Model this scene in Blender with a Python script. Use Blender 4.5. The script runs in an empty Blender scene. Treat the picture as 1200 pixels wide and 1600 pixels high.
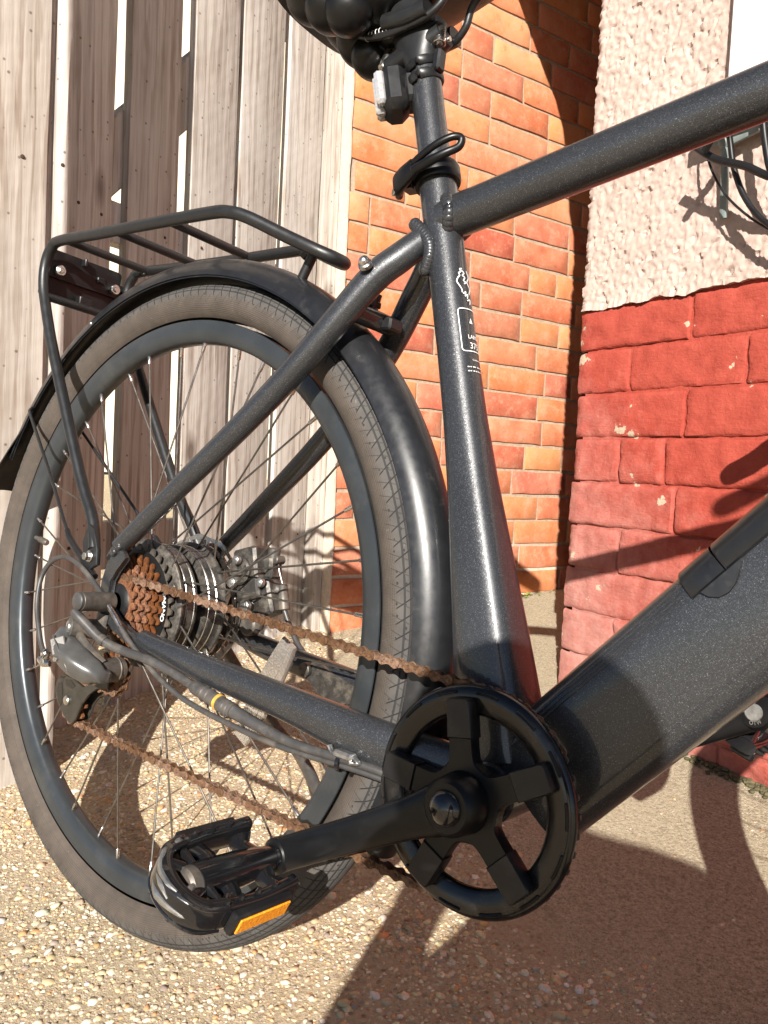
import bpy, math, random
import numpy as np
from mathutils import Matrix, Vector, noise as mn

random.seed(7); rng = np.random.default_rng(7)
sc = bpy.context.scene
COL = sc.collection

# ------------------------------------------------------------------ frames of reference
# Bicycle frame: x forward, y away from the drive side, z up the frame, origin at the rear hub.
UP = np.array([-0.03071447, -0.10444606, 0.99405616])          # true vertical seen from the leaning bicycle
GC = np.array([0.01114527, 0.00224559, -0.36071026])           # where the rear tyre touches the ground
EZ = UP / np.linalg.norm(UP)
EX = np.array([1., 0, 0]) - EZ * EZ[0]; EX /= np.linalg.norm(EX)
EY = np.cross(EZ, EX)
M = np.array([EX, EY, EZ])                                      # bicycle -> world rotation

def W(p): return M @ (np.asarray(p, float) - GC)
def WV(v): return M @ np.asarray(v, float)

# ------------------------------------------------------------------ camera, sky, sun, exposure
CAM_O = np.array([0.74481311, -0.57070392, 0.12689858])
CR = np.array([[0.77854045, 0.61237447, 0.13737638],
               [0.1024779, 0.09191327, -0.9904798],
               [-0.61917125, 0.78520663, 0.00880335]])
cam = bpy.data.cameras.new('camera'); camo = bpy.data.objects.new('camera', cam); COL.objects.link(camo)
cx, cy, cz = WV(CR[0]), WV(-CR[1]), WV(-CR[2]); cp = W(CAM_O)
camo.matrix_world = Matrix(((cx[0], cy[0], cz[0], cp[0]), (cx[1], cy[1], cz[1], cp[1]), (cx[2], cy[2], cz[2], cp[2]), (0, 0, 0, 1)))
cam.sensor_fit = 'VERTICAL'; cam.sensor_height = 24.0; cam.sensor_width = 18.0
cam.lens = 1259.57 / 1600 * 24.0
cam.clip_start = 0.02; cam.clip_end = 500
sc.camera = camo

SUN_L = np.array([-0.485, 1.0, -0.41]); SUN_L /= np.linalg.norm(SUN_L)      # direction the light travels (bicycle frame)
sl = WV(SUN_L); to_sun = -sl
elev = math.asin(to_sun[2]); azim = math.atan2(to_sun[0], to_sun[1])
world = bpy.data.worlds.new('World'); sc.world = world; world.use_nodes = True
wn = world.node_tree.nodes; wl = world.node_tree.links
sky = wn.new('ShaderNodeTexSky'); sky.sky_type = 'NISHITA'; sky.sun_disc = False
sky.sun_elevation = elev; sky.sun_rotation = azim
sky.air_density = 0.6; sky.dust_density = 0.3; sky.ozone_density = 1.0
bg = wn['Background']; bg.inputs['Strength'].default_value = 0.05
wl.new(sky.outputs[0], bg.inputs['Color'])
sun = bpy.data.lights.new('sun', 'SUN'); sun.energy = 5.0; sun.angle = math.radians(0.5); sun.color = (1.0, 0.945, 0.87)
suno = bpy.data.objects.new('sun', sun); COL.objects.link(suno)
suno.rotation_euler = Vector(tuple(sl)).to_track_quat('-Z', 'Y').to_euler(); suno.location = (0.5, -2, 4)
sc.view_settings.view_transform = 'Standard'; sc.view_settings.look = 'None'
sc.view_settings.exposure = 1.05; sc.view_settings.gamma = 1.0; sc.view_settings.use_curve_mapping = False

# ------------------------------------------------------------------ materials
class NT:
    def __init__(s, name):
        s.m = bpy.data.materials.new(name); s.m.use_nodes = True
        s.t = s.m.node_tree; s.p = s.t.nodes['Principled BSDF']
        s.co = s.t.nodes.new('ShaderNodeTexCoord')
    def n(s, kind, **kw):
        nd = s.t.nodes.new('ShaderNode' + kind)
        for k, v in kw.items(): setattr(nd, k, v)
        return nd
    def set(s, nd, **kw):
        for k, v in kw.items(): nd.inputs[k.replace('_', ' ')].default_value = v
        return nd
    def l(s, a, b): s.t.links.new(a, b)
    def obj(s, scale=(1, 1, 1), rnd=0.0):
        mp = s.n('Mapping'); mp.inputs['Scale'].default_value = scale
        s.l(s.co.outputs['Object'], mp.inputs['Vector'])
        if rnd:
            oi = s.n('ObjectInfo'); mu = s.n('Math', operation='MULTIPLY'); mu.inputs[1].default_value = rnd
            cb = s.n('CombineXYZ'); s.l(oi.outputs['Random'], mu.inputs[0])
            for i in range(3): s.l(mu.outputs[0], cb.inputs[i])
            s.l(cb.outputs[0], mp.inputs['Location'])
        return mp.outputs[0]
    def noise(s, vec, scale, detail=3, rough=.55, dist=0.0):
        nd = s.n('TexNoise'); s.set(nd, Scale=scale, Detail=detail, Roughness=rough, Distortion=dist); s.l(vec, nd.inputs['Vector']); return nd.outputs['Fac']
    def voro(s, vec, scale, out='Distance', feature='F1'):
        nd = s.n('TexVoronoi', feature=feature); s.set(nd, Scale=scale); s.l(vec, nd.inputs['Vector']); return nd.outputs[out]
    def ramp(s, fac, stops, interp='LINEAR'):
        nd = s.n('ValToRGB'); cr = nd.color_ramp; cr.interpolation = interp
        while len(cr.elements) < len(stops): cr.elements.new(.5)
        for e, (p, c) in zip(cr.elements, stops):
            e.position = p; e.color = (c, c, c, 1) if isinstance(c, (int, float)) else (*c, 1)
        s.l(fac, nd.inputs[0]); return nd.outputs[0]
    def mix(s, fac, a, b, mode='MIX'):
        nd = s.n('Mix', data_type='RGBA', blend_type=mode)
        for v, i in ((fac, 0), (a, 6), (b, 7)):
            if isinstance(v, (int, float)): nd.inputs[i].default_value = v if i == 0 else (v, v, v, 1)
            elif isinstance(v, tuple): nd.inputs[i].default_value = (*v, 1)
            else: s.l(v, nd.inputs[i])
        return nd.outputs[2]
    def math(s, op, a, b=0.5, c=None):
        nd = s.n('Math', operation=op)
        for i, v in enumerate((a, b, c)):
            if v is None: continue
            if isinstance(v, (int, float)): nd.inputs[i].default_value = v
            else: s.l(v, nd.inputs[i])
        return nd.outputs[0]
    def bump(s, h, strength=.3, dist=.002, prev=None):
        nd = s.n('Bump'); s.set(nd, Strength=strength, Distance=dist); s.l(h, nd.inputs['Height'])
        if prev is not None: s.l(prev, nd.inputs['Normal'])
        s.l(nd.outputs[0], s.p.inputs['Normal']); return nd.outputs[0]
    def base(s, v, k=1.0):
        if k != 1.0: v = s.mix(1.0, v, (k, k, k), 'MULTIPLY')
        if isinstance(v, tuple): s.p.inputs['Base Color'].default_value = (*v, 1)
        else: s.l(v, s.p.inputs['Base Color'])
        return s
    def pr(s, **kw):
        for k, v in kw.items():
            i = s.p.inputs[k.replace('_', ' ')]
            if isinstance(v, (int, float)): i.default_value = v
            elif isinstance(v, tuple): i.default_value = (*v, 1) if len(v) == 3 else v
            else: s.l(v, i)
        return s

def plain(name, col, rough=.4, metal=0.0, var=.15, scale=60, coat=0.0, bump=0.0, dirt=None, dirt_amt=.0, spec=None):
    t = NT(name); v = t.obj(); nz = t.noise(v, scale, 4)
    dk = tuple(c * (1 - var) for c in col); lt = tuple(min(1, c * (1 + var)) for c in col)
    c = t.ramp(nz, [(.3, dk), (.7, lt)])
    if dirt:
        n2 = t.noise(v, scale * .45, 6, .7)
        c = t.mix(t.ramp(n2, [(.62 - dirt_amt * .3, 0.0), (.75 - dirt_amt * .2, dirt_amt)]), c, dirt)
    t.base(c).pr(Metallic=metal, Coat_Weight=coat)
    t.pr(Roughness=t.ramp(t.noise(v, scale * 1.7, 3), [(.3, max(.02, rough - .06)), (.7, min(1, rough + .06))]))
    if spec is not None: t.pr(Specular_IOR_Level=spec)
    if bump: t.bump(t.noise(v, scale * 6, 3), bump, .0006)
    return t.m

def paint_mat():
    t = NT('charcoal flake paint'); v = t.obj()
    cell = t.n('TexVoronoi', feature='F1'); t.set(cell, Scale=2300.0); t.l(v, cell.inputs['Vector'])
    sep = t.n('SeparateColor'); t.l(cell.outputs['Color'], sep.inputs[0])
    flake = t.ramp(sep.outputs[0], [(.60, 0.0), (.88, .10), (.975, .22), (.99, .60)])
    basec = t.ramp(t.noise(v, 14, 3), [(.3, (.019, .0200, .0220)), (.7, (.025, .0262, .0288))])
    dust = t.ramp(t.noise(v, 130, 6, .75), [(.60, 0.0), (.74, .30)])
    c = t.mix(flake, basec, (.24, .25, .27))
    c = t.mix(t.math('MULTIPLY', dust, .55), c, (.13, .12, .11))
    t.base(c).pr(Metallic=t.math('MULTIPLY_ADD', flake, .45, .28), Roughness=t.math('MULTIPLY_ADD', flake, -.12, .40),
                 Coat_Weight=.6, Coat_Roughness=.07)
    # each flake is tilted a little its own way
    nm = t.n('VectorMath', operation='MULTIPLY_ADD'); t.l(cell.outputs['Color'], nm.inputs[0])
    nm.inputs[1].default_value = (.15, .15, .15); nm.inputs[2].default_value = (-.075, -.075, -.075)
    ge = t.n('NewGeometry'); ad = t.n('VectorMath', operation='ADD'); t.l(ge.outputs['Normal'], ad.inputs[0]); t.l(nm.outputs[0], ad.inputs[1])
    no = t.n('VectorMath', operation='NORMALIZE'); t.l(ad.outputs[0], no.inputs[0]); t.l(no.outputs[0], t.p.inputs['Normal'])
    return t.m

def tyre_mat():
    t = NT('dusty tyre rubber'); uv = t.n('UVMap'); sp = t.n('SeparateXYZ'); t.l(uv.outputs[0], sp.inputs[0])
    U, V = sp.outputs[0], sp.outputs[1]                       # metres along the tread, -1..1 round the section
    av = t.math('ABSOLUTE', V)
    v = t.obj()
    # slanting sipes on the shoulders, thin lines round the tread, knurl on the sidewall
    slant = t.math('MULTIPLY_ADD', av, .042, U)
    sipe = t.math('ABSOLUTE', t.math('SUBTRACT', t.math('FRACT', t.math('MULTIPLY', slant, 1 / .0130)), .5))
    sipe = t.ramp(sipe, [(.0, 1.0), (.030, 1.0), (.052, 0.0)])
    sl2 = t.math('MULTIPLY_ADD', av, -.030, U)
    sipe2 = t.math('ABSOLUTE', t.math('SUBTRACT', t.math('FRACT', t.math('MULTIPLY', sl2, 1 / .0130)), .5))
    sipe2 = t.ramp(sipe2, [(.0, 1.0), (.02, 1.0), (.04, 0.0)])
    band = t.ramp(av, [(.05, 0.0), (.07, 1.0), (.43, 1.0), (.46, 0.0)])
    band2 = t.ramp(av, [(.25, 0.0), (.27, .7), (.50, .7), (.55, 0.0)])
    gro = t.math('MULTIPLY', sipe, band); gro = t.math('MAXIMUM', gro, t.math('MULTIPLY', t.math('MULTIPLY', sipe2, band2), .6))
    for p in (.09, .17, .25, .33):
        ln = t.ramp(t.math('ABSOLUTE', t.math('SUBTRACT', av, p)), [(.0, .8), (.008, .8), (.014, 0.0)])
        gro = t.math('MAXIMUM', gro, ln)
    dots = t.n('TexVoronoi', feature='F1'); t.set(dots, Scale=1.0, Randomness=.25); dm = t.n('CombineXYZ'); t.l(t.math('MULTIPLY', U, 110), dm.inputs[0]); t.l(t.math('MULTIPLY', V, 9), dm.inputs[1]); t.l(dm.outputs[0], dots.inputs['Vector'])
    gro = t.math('MAXIMUM', gro, t.math('MULTIPLY', t.ramp(dots.outputs['Distance'], [(.10, .8), (.16, 0.0)]), t.ramp(av, [(.44, 1.0), (.52, 0.0)])))
    k1 = t.math('SINE', t.math('MULTIPLY', t.math('MULTIPLY_ADD', av, .045, U), 2400))
    k2 = t.math('SINE', t.math('MULTIPLY', t.math('MULTIPLY_ADD', av, -.045, U), 2400))
    knurl = t.math('MULTIPLY', t.math('MULTIPLY', k1, k2), t.ramp(av, [(.40, 0.0), (.48, 1.0), (.70, 1.0), (.74, 0.0)]))
    dustn = t.noise(v, 38, 5, .65)
    side = t.ramp(dustn, [(.25, (.052, .042, .034)), (.75, (.096, .078, .064))])
    tread = t.ramp(dustn, [(.25, (.046, .044, .042)), (.75, (.084, .080, .075))])
    c = t.mix(t.ramp(av, [(.34, 0.0), (.52, 1.0)]), tread, side)
    c = t.mix(t.math('MULTIPLY', gro, .92), c, (.012, .0105, .0095))
    c = t.mix(t.math('MULTIPLY', t.ramp(knurl, [(.15, 0.0), (.70, .62)]), 1.0), c, (.030, .024, .020))
    c = t.mix(t.ramp(t.noise(v, 210, 4, .7), [(.66, 0.0), (.76, .5)]), c, (.32, .27, .22))
    t.base(c).pr(Roughness=.78, Specular_IOR_Level=.3)
    h = t.math('SUBTRACT', t.math('MULTIPLY', knurl, .25), gro)
    b = t.bump(h, .8, .0008)
    t.bump(t.noise(v, 500, 3), .25, .0006, b)
    return t.m

def rust_mat(name, a, b, c2):
    t = NT(name); v = t.obj(rnd=.3); nz = t.noise(v, 190, 6, .7); n2 = t.noise(v, 620, 4, .7)
    c = t.ramp(nz, [(.28, a), (.5, b), (.72, c2)])
    c = t.mix(t.ramp(n2, [(.55, 0.0), (.7, .55)]), c, tuple(x * .4 for x in a))
    oi = t.n('ObjectInfo'); hs = t.n('HueSaturation'); t.l(c, hs.inputs['Color']); t.l(t.math('MULTIPLY_ADD', oi.outputs['Random'], .8, .55), hs.inputs['Value']); t.l(t.math('MULTIPLY_ADD', oi.outputs['Random'], -.4, 1.3), hs.inputs['Saturation'])
    hs2 = t.mix(t.ramp(t.noise(v, 300, 5, .75), [(.36, .85), (.50, 0.0)]), hs.outputs[0], (.016, .012, .010))
    t.base(hs2).pr(Roughness=.82, Metallic=.15); t.bump(n2, .5, .0005); return t.m

def wood_mat():
    t = NT('weathered fence timber'); v = t.obj((1, 1, 1), rnd=19.0)
    st = t.n('Mapping'); st.inputs['Scale'].default_value = (30, 30, 1.1); t.l(v, st.inputs['Vector'])
    wob = t.noise(v, 5.5, 3)
    g1 = t.noise(st.outputs[0], 2.2, 6, .65, .5)
    wv = t.n('TexWave', wave_type='BANDS', bands_direction='X'); t.set(wv, Scale=4.2, Distortion=11.0, Detail=4.0, Detail_Scale=1.6, Detail_Roughness=.65)
    st2 = t.n('Mapping'); st2.inputs['Scale'].default_value = (3.1, 3.1, .22); t.l(v, st2.inputs['Vector']); t.l(st2.outputs[0], wv.inputs['Vector'])
    fine = t.n('Mapping'); fine.inputs['Scale'].default_value = (260, 260, 9); t.l(v, fine.inputs['Vector'])
    ff = t.noise(fine.outputs[0], 1.0, 3, .6)
    c = t.ramp(g1, [(.25, (.30, .250, .205)), (.50, (.46, .400, .345)), (.78, (.64, .580, .52))])
    c = t.mix(t.math('MULTIPLY', t.ramp(wv.outputs['Fac'], [(.62, 0.0), (.97, .75)]), .8), c, (.21, .145, .10))
    c = t.mix(t.ramp(ff, [(.30, .45), (.5, 0.0)]), c, (.21, .155, .12))
    c = t.mix(t.ramp(wob, [(.38, .0), (.72, .6)]), c, (.54, .50, .445))
    kn = t.n('Mapping'); kn.inputs['Scale'].default_value = (9, 9, 3.6); t.l(v, kn.inputs['Vector'])
    kd = t.voro(kn.outputs[0], 1.0)
    c = t.mix(t.ramp(kd, [(.05, .85), (.10, .45), (.17, 0.0)]), c, (.10, .062, .04))
    sp = t.voro(v, 46)
    c = t.mix(t.ramp(sp, [(.07, .7), (.13, 0.0)]), c, (.09, .06, .045))
    oi = t.n('ObjectInfo'); hs = t.n('HueSaturation'); t.l(c, hs.inputs['Color'])
    t.l(t.math('MULTIPLY_ADD', oi.outputs['Random'], .35, .86), hs.inputs['Value'])
    t.l(t.math('MULTIPLY_ADD', oi.outputs['Random'], -.35, 1.02), hs.inputs['Saturation'])
    t.base(hs.outputs[0], .90).pr(Roughness=.85, Specular_IOR_Level=.2)
    h = t.math('ADD', t.math('MULTIPLY', ff, .6), t.math('MULTIPLY', g1, .9))
    b = t.bump(h, .55, .0016)
    saw = t.n('TexWave', wave_type='RINGS', rings_direction='SPHERICAL'); t.set(saw, Scale=16.0, Distortion=1.5, Detail=2.0)
    t.l(v, saw.inputs['Vector']); t.bump(saw.outputs['Fac'], .12, .001, b)
    return t.m

def brick_mat():
    t = NT('orange facing brick'); v = t.obj((1, 1, 1), rnd=13.0); oi = t.n('ObjectInfo')
    r = oi.outputs['Random']
    c = t.ramp(r, [(0.0, (.47, .115, .060)), (.16, (.60, .205, .072)), (.30, (.40, .088, .056)), (.44, (.62, .235, .085)), (.58, (.50, .140, .090)), (.70, (.56, .165, .062)), (.84, (.64, .270, .120)), (1.0, (.33, .085, .062))])
    n1 = t.noise(v, 13, 5, .6); n2 = t.noise(v, 120, 5, .7)
    c = t.mix(t.ramp(n1, [(.38, 0.0), (.72, .42)]), c, (.66, .33, .19))
    c = t.mix(t.ramp(n1, [(.22, .45), (.38, 0.0)]), c, (.30, .085, .05))
    n4 = t.noise(v, 34, 6, .75)
    c = t.mix(t.ramp(n4, [(.50, 0.0), (.66, .50)]), c, (.60, .33, .22))
    c = t.mix(t.ramp(n4, [(.30, .55), (.42, 0.0)]), c, (.27, .075, .045))
    c = t.mix(t.ramp(n2, [(.58, 0.0), (.72, .35)]), c, (.62, .42, .30))
    c = t.mix(t.ramp(t.voro(v, 90), [(.06, .55), (.12, 0.0)]), c, (.20, .07, .045))
    t.base(c, .98).pr(Roughness=.85, Specular_IOR_Level=.2)
    b = t.bump(n2, .35, .0012); t.bump(t.noise(v, 30, 3), .3, .002, b); return t.m

def mortar_mat():
    t = NT('lime mortar'); v = t.obj(); n = t.noise(v, 90, 5, .7); sp = t.n('SeparateXYZ'); t.l(v, sp.inputs[0])
    low = t.ramp(t.math('ADD', sp.outputs[2], t.math('MULTIPLY', t.noise(v, 6, 3), .2)), [(.36, 1.0), (.52, 0.0)])
    c = t.mix(low, t.ramp(n, [(.3, (.30, .225, .16)), (.7, (.46, .36, .26))]), t.ramp(n, [(.3, (.52, .43, .34)), (.7, (.68, .60, .50))]))
    t.base(c, 1.0).pr(Roughness=.95, Specular_IOR_Level=.1); t.bump(n, .6, .002); return t.m

def red_mat():
    t = NT('faded red masonry paint'); v = t.n('NewGeometry').outputs['Position']
    n1 = t.noise(v, 6.5, 4, .6); n2 = t.noise(v, 42, 6, .72); n3 = t.noise(v, 240, 4, .65)
    # weathered to pink low down and near the corner: the paint itself has chalked there
    dt = t.n('VectorMath', operation='DOT_PRODUCT'); t.l(v, dt.inputs[0]); dt.inputs[1].default_value = tuple(FADE_DIR)
    fade = t.math('ADD', t.math('MULTIPLY_ADD', dt.outputs['Value'], 1.0, FADE_OFF), t.math('MULTIPLY', t.math('SUBTRACT', n1, .5), .55))
    fade = t.math('ADD', fade, t.math('MULTIPLY', t.math('SUBTRACT', n2, .5), .35))
    c = t.ramp(n2, [(.3, (.45, .068, .044)), (.7, (.57, .105, .068))])
    c = t.mix(t.ramp(fade, [(.45, 0.0), (1.0, .70)]), c, t.ramp(n2, [(.3, (.60, .27, .22)), (.7, (.70, .42, .36))]))
    c = t.mix(t.ramp(n2, [(.23, .5), (.33, 0.0)]), c, (.27, .05, .04))
    chip = t.math('MULTIPLY', t.ramp(t.noise(v, 21, 4, .6), [(.672, 0.0), (.684, 1.0)]), 1.0)
    c = t.mix(chip, c, (.70, .56, .40))
    grey = t.ramp(t.noise(v, 15, 3, .5), [(.735, 0.0), (.80, .6)])
    c = t.mix(grey, c, (.42, .27, .23))
    t.base(c, .64).pr(Roughness=.72, Specular_IOR_Level=.25)
    st = t.n('Mapping'); st.inputs['Scale'].default_value = (60, 60, 240); t.l(v, st.inputs['Vector'])
    b = t.bump(n3, .45, .0014); b = t.bump(t.noise(st.outputs[0], 1.0, 4, .6), .45, .0025, b); b = t.bump(t.noise(v, 75, 4, .65), .55, .0035, b); t.bump(chip, -.5, .001, b); return t.m

def render_mat():
    t = NT('pink roughcast render'); v = t.n('NewGeometry').outputs['Position']
    n1 = t.noise(v, 9, 4, .6); n2 = t.noise(v, 160, 4, .7)
    c = t.ramp(n1, [(.3, (.60, .455, .385)), (.7, (.70, .545, .47))])
    c = t.mix(t.ramp(n2, [(.28, .5), (.42, 0.0)]), c, (.50, .36, .29))
    t.base(c, .70).pr(Roughness=.9, Specular_IOR_Level=.15)
    b = t.bump(n2, .5, .002); b = t.bump(t.voro(v, 210), -.5, .0022, b); t.bump(t.noise(v, 520, 3), .35, .0008, b); return t.m

def ground_mat():
    t = NT('washed aggregate and sandy concrete'); v = t.n('NewGeometry').outputs['Position']
    n1 = t.noise(v, 5, 4, .6); n2 = t.noise(v, 220, 4, .7); n3 = t.noise(v, 700, 3, .7)
    cell = t.n('TexVoronoi', feature='F1'); t.set(cell, Scale=170.0); t.l(v, cell.inputs['Vector'])
    sc_ = t.n('SeparateColor'); t.l(cell.outputs['Color'], sc_.inputs[0])
    agg = t.ramp(sc_.outputs[0], [(0.0, (.30, .22, .14)), (.3, (.52, .41, .27)), (.6, (.62, .50, .33)), (.85, (.44, .30, .18)), (1.0, (.70, .60, .46))])
    agg = t.mix(t.ramp(cell.outputs['Distance'], [(.25, 0.0), (.6, .85)]), agg, t.ramp(n2, [(.3, (.46, .36, .23)), (.7, (.64, .53, .37))]))
    con = t.ramp(n2, [(.30, (.21, .172, .115)), (.46, (.49, .425, .29)), (.58, (.62, .545, .39)), (.72, (.82, .75, .58))])
    con = t.mix(t.ramp(n1, [(.3, 0.0), (.75, .45)]), con, (.64, .52, .37))
    con = t.mix(t.ramp(t.voro(v, 150), [(.10, .65), (.20, 0.0)]), con, (.16, .105, .08))
    con = t.mix(t.ramp(n3, [(.36, .75), (.47, 0.0)]), con, (.16, .12, .075))
    con = t.mix(t.ramp(t.noise(v, 70, 5, .7), [(.33, .5), (.47, 0.0)]), con, (.29, .23, .15))
    dt = t.n('VectorMath', operation='DOT_PRODUCT'); t.l(v, dt.inputs[0]); dt.inputs[1].default_value = tuple(AGG_DIR)
    k = t.math('ADD', t.math('ADD', dt.outputs['Value'], AGG_OFF), t.math('MULTIPLY', t.math('SUBTRACT', n1, .5), .30))
    t.base(t.mix(t.ramp(k, [(.46, 0.0), (.54, 1.0)]), agg, con), 1.0).pr(Roughness=.92, Specular_IOR_Level=.2)
    b = t.bump(t.math('ADD', n2, t.math('MULTIPLY', n3, .7)), 1.0, .005); t.bump(n1, .2, .01, b); return t.m

def attr_mat(name, rough=.7, spec=.3):
    t = NT(name); a = t.n('Attribute'); a.attribute_name = 'Col'; v = t.obj(); n = t.noise(v, 420, 4, .65)
    c = t.mix(t.ramp(n, [(.3, .35), (.6, 0.0)]), a.outputs['Color'], (.25, .17, .11))
    t.base(c, 1.0).pr(Roughness=rough, Specular_IOR_Level=spec); t.bump(n, .3, .0008); return t.m

# ------------------------------------------------------------------ mesh helpers
class MB:
    """Collects shapes into one mesh."""
    def __init__(s): s.v = []; s.f = []; s.n = 0; s.sm = []; s.uv = []
    def add(s, v, f, smooth=True):
        v = np.asarray(v, float); s.v.append(v)
        for q in f: s.f.append(tuple(int(i) + s.n for i in q)); s.sm.append(smooth)
        s.n += len(v); return s
    def mesh(s, name, mat, off=None):
        v = np.concatenate(s.v) if s.v else np.zeros((0, 3))
        if off is not None: v = v - off
        me = bpy.data.meshes.new(name); me.from_pydata(v.tolist(), [], s.f)
        me.polygons.foreach_set('use_smooth', s.sm)
        for m in (mat if isinstance(mat, (list, tuple)) else [mat]): me.materials.append(m)
        me.update(); me.set_sharp_from_angle(angle=math.radians(42)); return me

def frames(P, ref=None):
    P = np.asarray(P, float); n = len(P); T = np.zeros_like(P)
    T[1:-1] = P[2:] - P[:-2]; T[0] = P[1] - P[0]; T[-1] = P[-1] - P[-2]
    T /= np.linalg.norm(T, axis=1)[:, None] + 1e-12
    A = np.zeros_like(P); B = np.zeros_like(P)
    if ref is not None:
        r = np.asarray(ref, float)
        for i in range(n):
            a = r - T[i] * (r @ T[i]); A[i] = a / np.linalg.norm(a); B[i] = np.cross(T[i], A[i])
        return T, A, B
    a = np.array([0, 1., 0]) if abs(T[0][1]) < .9 else np.array([1., 0, 0])
    for i in range(n):
        a = a - T[i] * (a @ T[i]); a /= np.linalg.norm(a); A[i] = a; B[i] = np.cross(T[i], a)
    return T, A, B

def smooth_path(P, k=6):
    P = np.asarray(P, float)
    if len(P) < 3: return P
    E = np.vstack([2 * P[0] - P[1], P, 2 * P[-1] - P[-2]]); out = []
    for i in range(1, len(E) - 2):
        p0, p1, p2, p3 = E[i - 1:i + 3]
        for t in np.linspace(0, 1, k, endpoint=False):
            out.append(.5 * ((2 * p1) + (-p0 + p2) * t + (2 * p0 - 5 * p1 + 4 * p2 - p3) * t * t + (-p0 + 3 * p1 - 3 * p2 + p3) * t ** 3))
    out.append(P[-1]); return np.array(out)

def interp(vals, n):
    vals = np.asarray(vals, float); return np.interp(np.linspace(0, len(vals) - 1, n), np.arange(len(vals)), vals)

def loft(mb, P, a, b=None, ex=2.0, seg=16, ref=None, cap=True, smooth=True, k=6, round_cap=False):
    """Sweep a super-ellipse (half sizes a along ref, b across, exponent ex) along a smoothed path."""
    n0 = len(P); Q = smooth_path(P, k) if k > 1 else np.asarray(P, float); n = len(Q)
    a = interp(np.full(n0, a) if np.isscalar(a) else a, n); b = a if b is None else interp(np.full(n0, b) if np.isscalar(b) else b, n)
    ex = interp(np.full(n0, ex) if np.isscalar(ex) else ex, n)
    T, A, B = frames(Q, ref); th = np.linspace(0, 2 * math.pi, seg, endpoint=False)
    rings = []; 
    def ring(q, Ai, Bi, ai, bi, e):
        c, s_ = np.cos(th), np.sin(th)
        x = np.sign(c) * np.abs(c) ** (2 / e) * ai; y = np.sign(s_) * np.abs(s_) ** (2 / e) * bi
        return q + x[:, None] * Ai + y[:, None] * Bi
    if round_cap:
        for fr in (0.2, .6, .88): 
            d = (1 - fr) * min(a[0], b[0]); rr = math.sqrt(max(0, 1 - (1 - fr) ** 2))
            rings.append(ring(Q[0] - T[0] * d, A[0], B[0], a[0] * rr, b[0] * rr, ex[0]))
    for i in range(n): rings.append(ring(Q[i], A[i], B[i], a[i], b[i], ex[i]))
    if round_cap:
        for fr in (.88, .6, .2):
            d = (1 - fr) * min(a[-1], b[-1]); rr = math.sqrt(max(0, 1 - (1 - fr) ** 2))
            rings.append(ring(Q[-1] + T[-1] * d, A[-1], B[-1], a[-1] * rr, b[-1] * rr, ex[-1]))
    V = np.concatenate(rings); m = len(rings); F = []
    for i in range(m - 1):
        for j in range(seg):
            k2 = (j + 1) % seg; F.append((i * seg + j, i * seg + k2, (i + 1) * seg + k2, (i + 1) * seg + j))
    mb.add(V, F, smooth)
    if cap:
        b0 = mb.n - m * seg
        mb.f.append(tuple(b0 + i for i in range(seg))[::-1]); mb.f.append(tuple(b0 + (m - 1) * seg + i for i in range(seg))); mb.sm += [False, False]
    return mb

def lathe(mb, prof, c=(0, 0, 0), axis=(0, 1, 0), seg=48, smooth=True, close=False, arc=None):
    """Revolve (radius, along-axis) pairs about an axis through c."""
    ax = np.asarray(axis, float); ax /= np.linalg.norm(ax)
    u = np.array([1., 0, 0]) if abs(ax[0]) < .9 else np.array([0, 0, 1.]); u = u - ax * (u @ ax); u /= np.linalg.norm(u); w = np.cross(ax, u)
    a0, a1 = arc if arc else (0, 2 * math.pi); full = arc is None
    th = np.linspace(a0, a1, seg, endpoint=not full); pr = list(prof); n = len(pr)
    V = np.array([np.asarray(c) + ax * y + (u * math.cos(t) + w * math.sin(t)) * r for (r, y) in pr for t in th]); F = []
    for i in range(n if close else n - 1):
        i2 = (i + 1) % n
        for j in range(seg if full else seg - 1):
            j2 = (j + 1) % seg; F.append((i * seg + j, i * seg + j2, i2 * seg + j2, i2 * seg + j))
    return mb.add(V, F, smooth)

def cyl(mb, p0, p1, r, r1=None, seg=16, bev=0.0, smooth=True):
    p0 = np.asarray(p0, float); p1 = np.asarray(p1, float); h = np.linalg.norm(p1 - p0); r1 = r if r1 is None else r1
    pr = [(0.00001, 0), (r - bev, 0), (r, bev), (r1, h - bev), (r1 - bev, h), (.00001, h)] if bev else [(.00001, 0), (r, 0), (r, 0), (r1, h), (r1, h), (.00001, h)]
    return lathe(mb, pr, p0, p1 - p0, seg, smooth if bev else False)

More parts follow.
